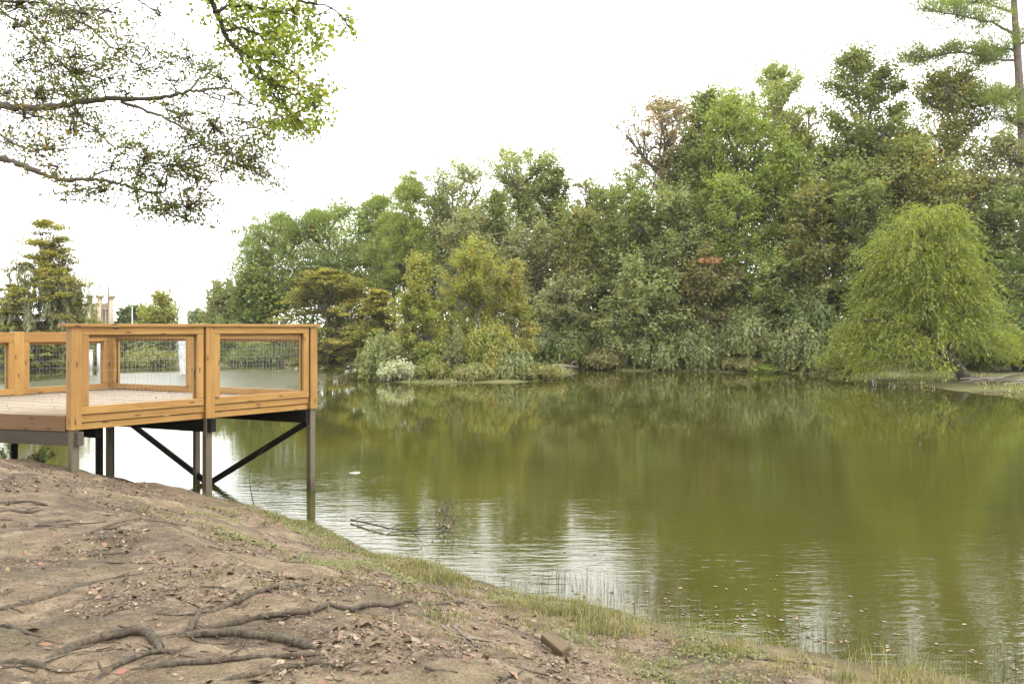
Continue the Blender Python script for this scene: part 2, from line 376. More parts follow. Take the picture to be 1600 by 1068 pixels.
def water_mat():
    m, nt, N, L = new_mat('water')
    geo = N.new('ShaderNodeNewGeometry'); P = geo.outputs['Position']
    sx = N.new('ShaderNodeSeparateXYZ'); L.new(P, sx.inputs[0])
    col = ramp(nt, noise(nt, P, .12, 4, .6), [(.35, (.040, .040, .008)), (.65, (.054, .050, .010))])
    # ripples: fine ones travelling toward the near bank, stronger there; long low swell beyond
    r1 = noise(nt, mapping(nt, P, (2.0, 7.5, 1), (0, 0, -.10)), 1.0, 3, .5, .3)
    r2 = noise(nt, mapping(nt, P, (5.0, 16, 1), (0, 0, .22)), 1.0, 2, .5, .2)
    r3 = noise(nt, mapping(nt, P, (.35, 1.3, 1), (0, 0, .05)), 1.0, 3, .5)
    patch = noise(nt, mapping(nt, P, (.22, .5, 1), (0, 0, -.5)), 1.0, 3, .5)
    nearm = N.new('ShaderNodeMapRange'); nearm.inputs[1].default_value = 9; nearm.inputs[2].default_value = 24; nearm.inputs[3].default_value = 1; nearm.inputs[4].default_value = .038; L.new(sx.outputs['Y'], nearm.inputs[0])
    pm = ramp(nt, patch, [(.35, (.35, .35, .35)), (.65, (1, 1, 1))])
    amp = math_(nt, 'MULTIPLY', nearm.outputs[0], pm)
    h = math_(nt, 'MULTIPLY', math_(nt, 'ADD', r1, math_(nt, 'MULTIPLY', r2, .35)), amp)
    h = math_(nt, 'ADD', h, math_(nt, 'MULTIPLY', r3, .22))
    p = N.new('ShaderNodeBsdfPrincipled'); p.inputs['Roughness'].default_value = .04; p.inputs['IOR'].default_value = 1.38
    L.new(col, p.inputs['Base Color'])
    # a breeze roughens the arm of the pond by the fountain
    dx_ = math_(nt, 'MULTIPLY', math_(nt, 'ADD', sx.outputs['X'], 17.5), 1 / 8.5); dy_ = math_(nt, 'MULTIPLY', math_(nt, 'ADD', sx.outputs['Y'], -44), 1 / 15.0)
    rr = math_(nt, 'ADD', math_(nt, 'MULTIPLY', dx_, dx_), math_(nt, 'MULTIPLY', dy_, dy_))
    br = N.new('ShaderNodeMapRange'); br.inputs[1].default_value = .55; br.inputs[2].default_value = 1.15; br.inputs[3].default_value = 1; br.inputs[4].default_value = 0
    L.new(math_(nt, 'ADD', rr, math_(nt, 'MULTIPLY', math_(nt, 'ADD', patch, -.5), 1.2)), br.inputs[0])
    L.new(math_(nt, 'MULTIPLY_ADD', br.outputs[0], .30, .035), p.inputs['Roughness'])
    L.new(bump(nt, h, 1.0, .0072), p.inputs['Normal'])
    out(nt, p.outputs[0]); return m
M['ground'] = ground_mat(); M['water'] = water_mat()

# ------------------------------------------------------------------ world, sun, camera
W = bpy.data.worlds.new('World'); S.world = W; W.use_nodes = True
nt = W.node_tree; bg = nt.nodes['Background']
SUN_EL, SUN_AZ = math.radians(48), math.radians(88)      # azimuth clockwise from +Y: the light comes from the right, behind the camera
sky = nt.nodes.new('ShaderNodeTexSky'); sky.sky_type = 'NISHITA'; sky.sun_disc = False
sky.sun_elevation = SUN_EL; sky.sun_rotation = SUN_AZ; sky.dust_density = 4
hs = nt.nodes.new('ShaderNodeHueSaturation'); hs.inputs['Saturation'].default_value = .15; nt.links.new(sky.outputs[0], hs.inputs['Color'])
tcw = nt.nodes.new('ShaderNodeTexCoord')
cl = noise(nt, mapping(nt, tcw.outputs['Generated'], (1, 1, 2.5)), 1.6, 4, .5)
deck = ramp(nt, cl, [(.3, (.90, .92, .92)), (.7, (1, 1, .985))])
vm = nt.nodes.new('ShaderNodeVectorMath'); vm.operation = 'SCALE'; vm.inputs['Scale'].default_value = 26.0; nt.links.new(deck, vm.inputs[0])
nt.links.new(mix(nt, .88, hs.outputs[0], vm.outputs[0]), bg.inputs['Color'])
bg.inputs['Strength'].default_value = .15
sl = bpy.data.lights.new('sun', 'SUN'); sl.energy = 2.2; sl.angle = math.radians(25); sl.color = (1, .965, .90)
so = bpy.data.objects.new('sun', sl); COL.objects.link(so)
sd = Vector((math.sin(SUN_AZ) * math.cos(SUN_EL), math.cos(SUN_AZ) * math.cos(SUN_EL), math.sin(SUN_EL)))
so.rotation_euler = sd.to_track_quat('Z', 'Y').to_euler(); so.location = (20, -20, 40)

cam = bpy.data.cameras.new('camera'); co = bpy.data.objects.new('camera', cam); COL.objects.link(co)
cam.sensor_width = 36; cam.lens = F / 1600 * 36; cam.shift_y = -(534 - HY) / 1600; cam.clip_end = 3000; cam.clip_start = .05
co.location = (0, 0, CAMZ); co.rotation_euler = (math.radians(90), 0, 0)
S.camera = co
S.view_settings.view_transform = 'Standard'; S.view_settings.look = 'None'; S.view_settings.exposure = 0; S.view_settings.gamma = 1
S.render.engine = 'CYCLES'
cy = S.cycles; cy.max_bounces = 8; cy.diffuse_bounces = 6; cy.glossy_bounces = 3; cy.transmission_bounces = 3; cy.transparent_max_bounces = 12
cy.caustics_reflective = False; cy.caustics_refractive = False; cy.use_denoising = True; cy.use_adaptive_sampling = True; cy.adaptive_threshold = .015

# ------------------------------------------------------------------ thin haze
mh, nth, Nh, Lh = new_mat('haze')
pv = Nh.new('ShaderNodeVolumePrincipled'); pv.inputs['Density'].default_value = .00022; pv.inputs['Color'].default_value = (.95, .96, .95, 1)
oh = Nh.new('ShaderNodeOutputMaterial'); Lh.new(pv.outputs[0], oh.inputs['Volume'])
bmh = bpy.data.meshes.new('haze')
vh = [(x, y, z) for z in (-3.5, 60) for x, y in ((-760, -260), (760, -260), (760, 1300), (-760, 1300))]
bmh.from_pydata(vh, [], [(0, 3, 2, 1), (4, 5, 6, 7), (0, 1, 5, 4), (1, 2, 6, 5), (2, 3, 7, 6), (3, 0, 4, 7)]); bmh.materials.append(mh)
hz_ = bpy.data.objects.new('haze', bmh); COL.objects.link(hz_); hz_['kind'] = 'stuff'; hz_['label'] = 'thin pale haze over the pond and the wood'; hz_['category'] = 'haze'
cy.volume_bounces = 0

# ------------------------------------------------------------------ setting: ground and water
def grow(start, step, end, k=1.25):
    r = []; x = start
    while x < end:
        x += step; step *= k; r.append(x)
    return r
xs = np.concatenate([-np.array(grow(11, .12, 700))[::-1], np.arange(-11, 6.5, .05), grow(6.45, .12, 700)])
ys = np.concatenate([-np.array(grow(-2.2, .12, 200))[::-1], np.arange(2.2, 16.5, .05), np.array(grow(16.45, .10, 30, 1.1)), np.arange(31, 84, .5), grow(84, .6, 1200)])
GX, GY = np.meshgrid(xs, ys)
Z, SH = terrain(GX, GY, True)
fine = (1 - smooth(9, 16, GY)) * smooth(.1, .6, SH)
Z = Z + fine * (.010 * fbm(GX * 9, GY * 9, seed=41, octaves=3))
V = np.stack([GX, GY, Z], -1).reshape(-1, 3)
nx, ny = len(xs), len(ys)
i = (np.arange(ny - 1)[:, None] * nx + np.arange(nx - 1)[None]).ravel()
me = mesh_from('ground', V, np.stack([i, i + 1, i + nx + 1, i + nx], -1).ravel(), 4, M['ground'], True)
a = me.attributes.new('shore', 'FLOAT', 'POINT'); a.data.foreach_set('value', SH.ravel().astype(np.float32))
tag(link('ground', me), 'bare sandy earth bank strewn with leaves, sloping to the pond', 'ground', kind='structure')
q = Quads(); q.add([(-70, -14, 0), (60, -14, 0), (60, 82, 0), (-70, 82, 0)], [0, 1, 2, 3])
tag(q.build('water', M['water']), 'murky olive green pond water reflecting the trees and white sky', 'water', kind='structure')

# ------------------------------------------------------------------ foliage
def leaf_quads(rng, C, U, Nn, Ls, Ws):
    """rhombic leaves: centre C, axis U, normal-ish Nn"""
    U = U / (np.linalg.norm(U, axis=1)[:, None] + 1e-9)
    Vv = np.cross(U, Nn); Vv /= np.linalg.norm(Vv, axis=1)[:, None] + 1e-9
    l = (Ls / 2)[:, None]; w = (Ws / 2)[:, None]
    return np.stack([C - U * l, C + Vv * w - U * l * .1, C + U * l, C - Vv * w - U * l * .1], 1)

def rand_dirs(rng, n):
    v = rng.normal(size=(n, 3)); return v / np.linalg.norm(v, axis=1)[:, None]

def clump_leaves(rng, C, sig, n_each, L, Wd, mode='random', lv=.35, axis=None):
    n = len(C) * n_each
    c = np.repeat(C, n_each, 0); sg = np.repeat(np.broadcast_to(sig, C.shape), n_each, 0)
    g = rng.normal(size=(n, 3)); g /= np.maximum(1, np.linalg.norm(g, axis=1) / 1.9)[:, None]
    P = c + g * sg
    if axis is not None: P = c + g * sg * .62 + np.repeat(axis, n_each, 0) * (rng.normal(size=n) * 1.15 * sg[:, 0])[:, None]
    Ls = L * rng.uniform(1 - lv, 1 + lv, n); Ws = Wd * rng.uniform(1 - lv, 1 + lv, n)
    D = rand_dirs(rng, n)
    if mode == 'random': U = D * [1, 1, .6]; Nn = rand_dirs(rng, n) + [0, 0, .7]
    elif mode == 'needle':
        U = g / (np.linalg.norm(g, axis=1)[:, None] + 1e-6) + D * .6 + [0, 0, .45]; Nn = rand_dirs(rng, n)
    elif mode == 'hang': U = D * .5 + [0, 0, -1]; Nn = rand_dirs(rng, n) * [1, 1, .3]
    elif mode == 'flat': U = D * [1, 1, .25] + [0, 0, -.12]; Nn = rand_dirs(rng, n) * .5 + [0, 0, 1]
    return leaf_quads(rng, P, U, Nn, Ls, Ws)

PROF = {
 'round':  lambda t: np.sqrt(np.clip(1 - (2 * t - 1) ** 2, 0, 1)) ** .8,
 'egg':    lambda t: np.interp(t, [0, .15, .45, .8, 1], [.7, .95, 1, .80, .34]),
 'column': lambda t: np.interp(t, [0, .1, .5, .85, 1], [.7, .95, 1, .86, .42]),
 'umbrella': lambda t: np.interp(t, [0, .3, .6, .85, 1], [.15, .4, .85, 1, .45]),
 'cone':   lambda t: np.interp(t, [0, .1, .5, .8, 1], [.8, 1, .72, .48, .16]),
 'spire':  lambda t: np.interp(t, [0, .2, .5, .8, 1], [.9, 1, .7, .42, .12]),
 'dome':   lambda t: np.sqrt(np.clip(1 - t * t, 0, 1)),
}

def crown_tree(name, label, cat, px, d, ytop, ybot, hw, shape, leaf, bark='bark_grey', lobes=8, per=9, n=9000, L=.22, Wd=.13, mode='random',
               sig=.30, flat=.7, group=None, seed=None, lean=0, trunk_r=None, bare=1.0, base_px=None, moss=None, extra=None, limb_r=1.0, stems=1, dmul=1.0, ncl=None):
    seed = seed if seed is not None else int(px * 7 + ytop * 13 + d)
    rng = np.random.default_rng(seed)
    bx = ((base_px if base_px is not None else px) - CX) / F * d
    bz = max(tz(bx, d), 0) - .05
    base = np.array([bx, d, bz])
    top = at(px, ytop, d); bot = at(px, ybot, d)
    zt, zb = top[2], max(bot[2], bz + .15); H = zt - zb; w = hw / F * d
    cx = top[0]
    prof = PROF[shape]
    root = thing(name, label, cat, base, group)
    # leaf clumps through the crown's volume, thinned where a 3-D noise leaves gaps
    n = int(n * 1.9)
    w *= 1.16; K = ncl or int(np.clip(60 + H * w * 8, 90, 300))
    m = K * 14
    T = rng.random(m); ang = rng.uniform(0, 2 * np.pi, m); ru = rng.random(m) ** .45 * rng.uniform(.85, 1.12, m)
    wob_ = 1 + .30 * fbm(np.cos(ang) * 1.3 + seed % 97, T * 3.0, np.sin(ang) * 1.3, seed=seed % 1000, octaves=2)
    rad = prof(T) * w * .92 * ru * wob_
    CC = np.stack([cx + np.cos(ang) * rad, d + np.sin(ang) * rad * dmul, zb + T * H], -1)
    gsc = 1 / max(w * .62, .5)
    gap = fbm(CC[:, 0] * gsc + seed % 53, CC[:, 1] * gsc, CC[:, 2] * gsc * 1.15, seed=seed % 777, octaves=2)
    order = np.argsort(-(gap + .8 * rng.random(m)))[:int(m * .60)]
    pick = rng.permutation(order)[:K]; CC = CC[pick]; T = T[pick]
    sg = (np.minimum(w, H * .42) * .46 * sig * rng.uniform(.5, 1.5, K))[:, None] * np.array([1, 1, flat])
    tops = CC[:, 2] + sg[:, 2] * 1.5
    CC[:, 2] += (zt - tops.max()) * np.clip((CC[:, 2] - zb) / H, 0, 1)
    kb = max(6, K // 14); LI = rng.choice(K, kb, replace=False); LC = CC[LI]
    li = np.argmin(((CC[:, None] - LC[None]) ** 2).sum(-1), 1); lobes = kb; lr = w
    # trunk(s)
    t = Quads(); tr = trunk_r or (.012 * (zt - bz) + .07)
    hgt = zb + H * .72 - bz
    segs = 9; tt = np.linspace(0, 1, segs)
    wob = np.cumsum(rng.normal(0, .012, (segs, 2)), 0) * hgt; wob -= wob[0]
    P = np.stack([bx + (cx - bx) * tt ** 1.3 + wob[:, 0] + lean * np.sin(tt * 3), np.full(segs, d) + wob[:, 1] * .5, bz - .1 + tt * (hgt + .1)], -1)
    for k in range(stems):
        Pk = P + (np.array([rng.normal(0, .4), rng.normal(0, .4), 0]) * tt[:, None] + [k * .3 - (stems - 1) * .15, 0, 0] if stems > 1 else 0)
        t.tube(Pk, tr * (1 - .8 * tt) * (1 + .5 * np.exp(-tt * 14)), 8)
    for k in range(lobes):
        zl = np.clip(LC[k][2] - bz - rng.uniform(.5, 1.2) * np.linalg.norm(LC[k][:2] - P[-1][:2]), hgt * .15, hgt * .97)
        s0 = np.array([np.interp(zl, P[:, 2] - bz, P[:, j]) for j in range(3)])
        u = np.linspace(0, 1, 6)[:, None]
        midp = (s0 + LC[k]) / 2 + [0, 0, -.08 * np.linalg.norm(LC[k] - s0)] + rng.normal(0, .15, 3)
        B = (1 - u) ** 2 * s0 + 2 * u * (1 - u) * midp + u ** 2 * LC[k]
        r0 = min(tr * .5, .05 + .03 * np.linalg.norm(LC[k] - s0)) * limb_r
        t.tube(B, r0 * (1 - .65 * u[:, 0]), 5)
        for c in CC[li == k]:
            uu = rng.uniform(.35, .95); st = (1 - uu) ** 2 * s0 + 2 * uu * (1 - uu) * midp + uu ** 2 * LC[k]
            md = (st + c) / 2 + rng.normal(0, .12, 3)
            t.tube(np.array([st, md, c + (c - st) * .15]), np.array([.4, .28, .08]) * r0 * .7, 4)
    t.build('trunk', M[bark], root, base, True)
    # leaves; `bare` < 1 thins the crown
    ne = max(4, int(n * bare / K))
    q = Quads(); AX = CC - np.array([cx, d, 0]); AX[:, 2] = .55 * np.linalg.norm(AX[:, :2], axis=1) + .35 * w * (T - .25)
    AX = AX / (np.linalg.norm(AX, axis=1)[:, None] + 1e-6) + rng.normal(0, .35, AX.shape)
    if mode == 'flat': AX[:, 2] *= .15; AX[:, 2] -= .12
    q.leaves(clump_leaves(rng, CC, sg, ne, L, Wd, mode, axis=AX if mode != 'needle' else None))
    q.build('crown', G[leaf], root, base)
    if moss:
        mq = Quads()
        for c in CC[(rng.random(K) < moss) & (T < .68)]:
            for _ in range(5):
                p0 = c + rng.normal(0, 1, 3) * sg[0] * [1, 1, .3]; ln = rng.uniform(.9, 3.2)
                k = int(ln * 34); tt2 = rng.random(k)
                p = p0 + np.stack([.16 * np.sin(tt2 * 5 + rng.random() * 6) + rng.normal(0, .10, k) * (1 - .6 * tt2), rng.normal(0, .06, k), -tt2 * ln], -1)
                mq.leaves(leaf_quads(rng, p, rng.normal(0, .15, (k, 3)) + [0, 0, -1], rand_dirs(rng, k) * [1, 1, .1], rng.uniform(.2, .45, k), rng.uniform(.04, .09, k)))
        mq.build('hanging_moss', G['moss'], root, base)
    return root

def mound(name, label, cat, px, d, ytop, hw, leaf, n=9000, L=.17, Wd=.12, group=None, bumps=9, seed=None, ybase=None, strands=60, depth=.8, mode='drape', trunk=True, tall=1.0):
    """shrub, or bush draped in vines: leaves lie over a heap of rounded bumps and trail off them"""
    rng = np.random.default_rng(seed if seed is not None else int(px * 3 + ytop * 5 + d))
    X = (px - CX) / F * d; bz = max(tz(X, d), 0) - .03
    H = at(px, ytop, d)[2] - bz; w = hw / F * d
    base = np.array([X, d, bz]); root = thing(name, label, cat, base, group)
    q = Quads(); t = Quads(); n = int(n * 1.5); per = n // bumps; w *= 1.12; L *= 1.1; Wd *= 1.1
    for k in range(bumps):
        a = k * 2.4 + rng.random(); f = math.sqrt((k + .3) / bumps)
        r = w * rng.uniform(.28, .50); cxk = X + math.cos(a) * f * (w - r * .8); cyk = d + math.sin(a) * f * (w - r * .8) * depth
        top = H * (1 - .42 * f ** 1.6 * rng.uniform(.4, 1.3)) if k else H
        rz = max(top * rng.uniform(.45, .75), .15); cz = bz + top - rz
        D = rand_dirs(rng, per); D[:, 2] = np.where(D[:, 2] < -.5, -D[:, 2], D[:, 2])
        bumpy = 1 + .34 * fbm(D[:, 0] * 2.8 + k, D[:, 1] * 2.8, D[:, 2] * 2.8, seed=k, octaves=3)
        rr = bumpy * (1 - .42 * rng.random(per) ** 1.5 + .10 * rng.normal(size=per))
        P = np.stack([cxk + D[:, 0] * r * rr, cyk + D[:, 1] * r * rr, cz + D[:, 2] * rz * rr], -1)
        ok = P[:, 2] > bz + .02
        P = P[ok]; D = D[ok]; m = len(P)
        if mode == 'up':
            kc = 16; Dc = rand_dirs(rng, kc); Dc[:, 2] = np.abs(Dc[:, 2]) * 1.1 - .25; fr = rng.uniform(.25, 1.05, kc)
            Cc = np.stack([cxk + Dc[:, 0] * r * fr, cyk + Dc[:, 1] * r * fr, np.maximum(cz + Dc[:, 2] * rz * fr, bz + .1)], -1)
            q.leaves(clump_leaves(rng, Cc, np.array([.26, .26, .24]) * min(r, 1.3) * rng.uniform(.7, 1.2), max(3, per // kc), L, Wd, 'random', axis=Dc * [.8, .8, .5] + [0, 0, .7] + rng.normal(0, .25, (kc, 3))))
            P = P[:0]; D = D[:0]; m = 0
        if mode == 'drape':
            tang = np.stack([D[:, 0] * D[:, 2], D[:, 1] * D[:, 2], -(D[:, 0] ** 2 + D[:, 1] ** 2) - .15], -1)
            U = tang + rand_dirs(rng, m) * .55; Nn = D + rand_dirs(rng, m) * .6
        else:
            U = D + [0, 0, .6] + rand_dirs(rng, m) * .6; Nn = rand_dirs(rng, m)
        q.leaves(leaf_quads(rng, P, U, Nn, L * rng.uniform(.6, 1.4, m), Wd * rng.uniform(.6, 1.4, m)))
        for _ in range(strands // bumps):
            d0 = rand_dirs(rng, 1)[0]; d0[2] = abs(d0[2]); d0[1] = -abs(d0[1])
            p0 = np.array([cxk, cyk, cz]) + d0 * [r, r, rz] * 1.02; ln = rng.uniform(.4, 1.0) * min(H, 2.2)
            kk = int(14 * ln) + 4; u = np.sort(rng.random(kk))
            p = p0 + np.stack([d0[0] * u * .4 * ln + rng.normal(0, .04, kk), d0[1] * u * .4 * ln + rng.normal(0, .04, kk), -u ** 1.4 * ln + .15 * np.sin(u * 3)], -1)
            p = p[p[:, 2] > bz]
            if len(p): q.leaves(leaf_quads(rng, p, rng.normal(0, .5, (len(p), 3)) + [0, 0, -.8], rand_dirs(rng, len(p)), L * rng.uniform(.6, 1.3, len(p)), Wd * rng.uniform(.6, 1.2, len(p))))
        if trunk:
            u = np.linspace(0, 1, 5)[:, None]
            t.tube(base + [rng.normal(0, .1), rng.normal(0, .1), -.05] + u * (np.array([cxk, cyk, cz + rz * .5]) - base) + [0, 0, .1] * np.sin(u * 3.1), .05 * (1 - .7 * u[:, 0]) + .01, 5)
    q.build('foliage', G[leaf], root, base)
    if trunk: t.build('stem', M['bark_dark'], root, base, True)
    return root

BL = 'trees along the far bank'
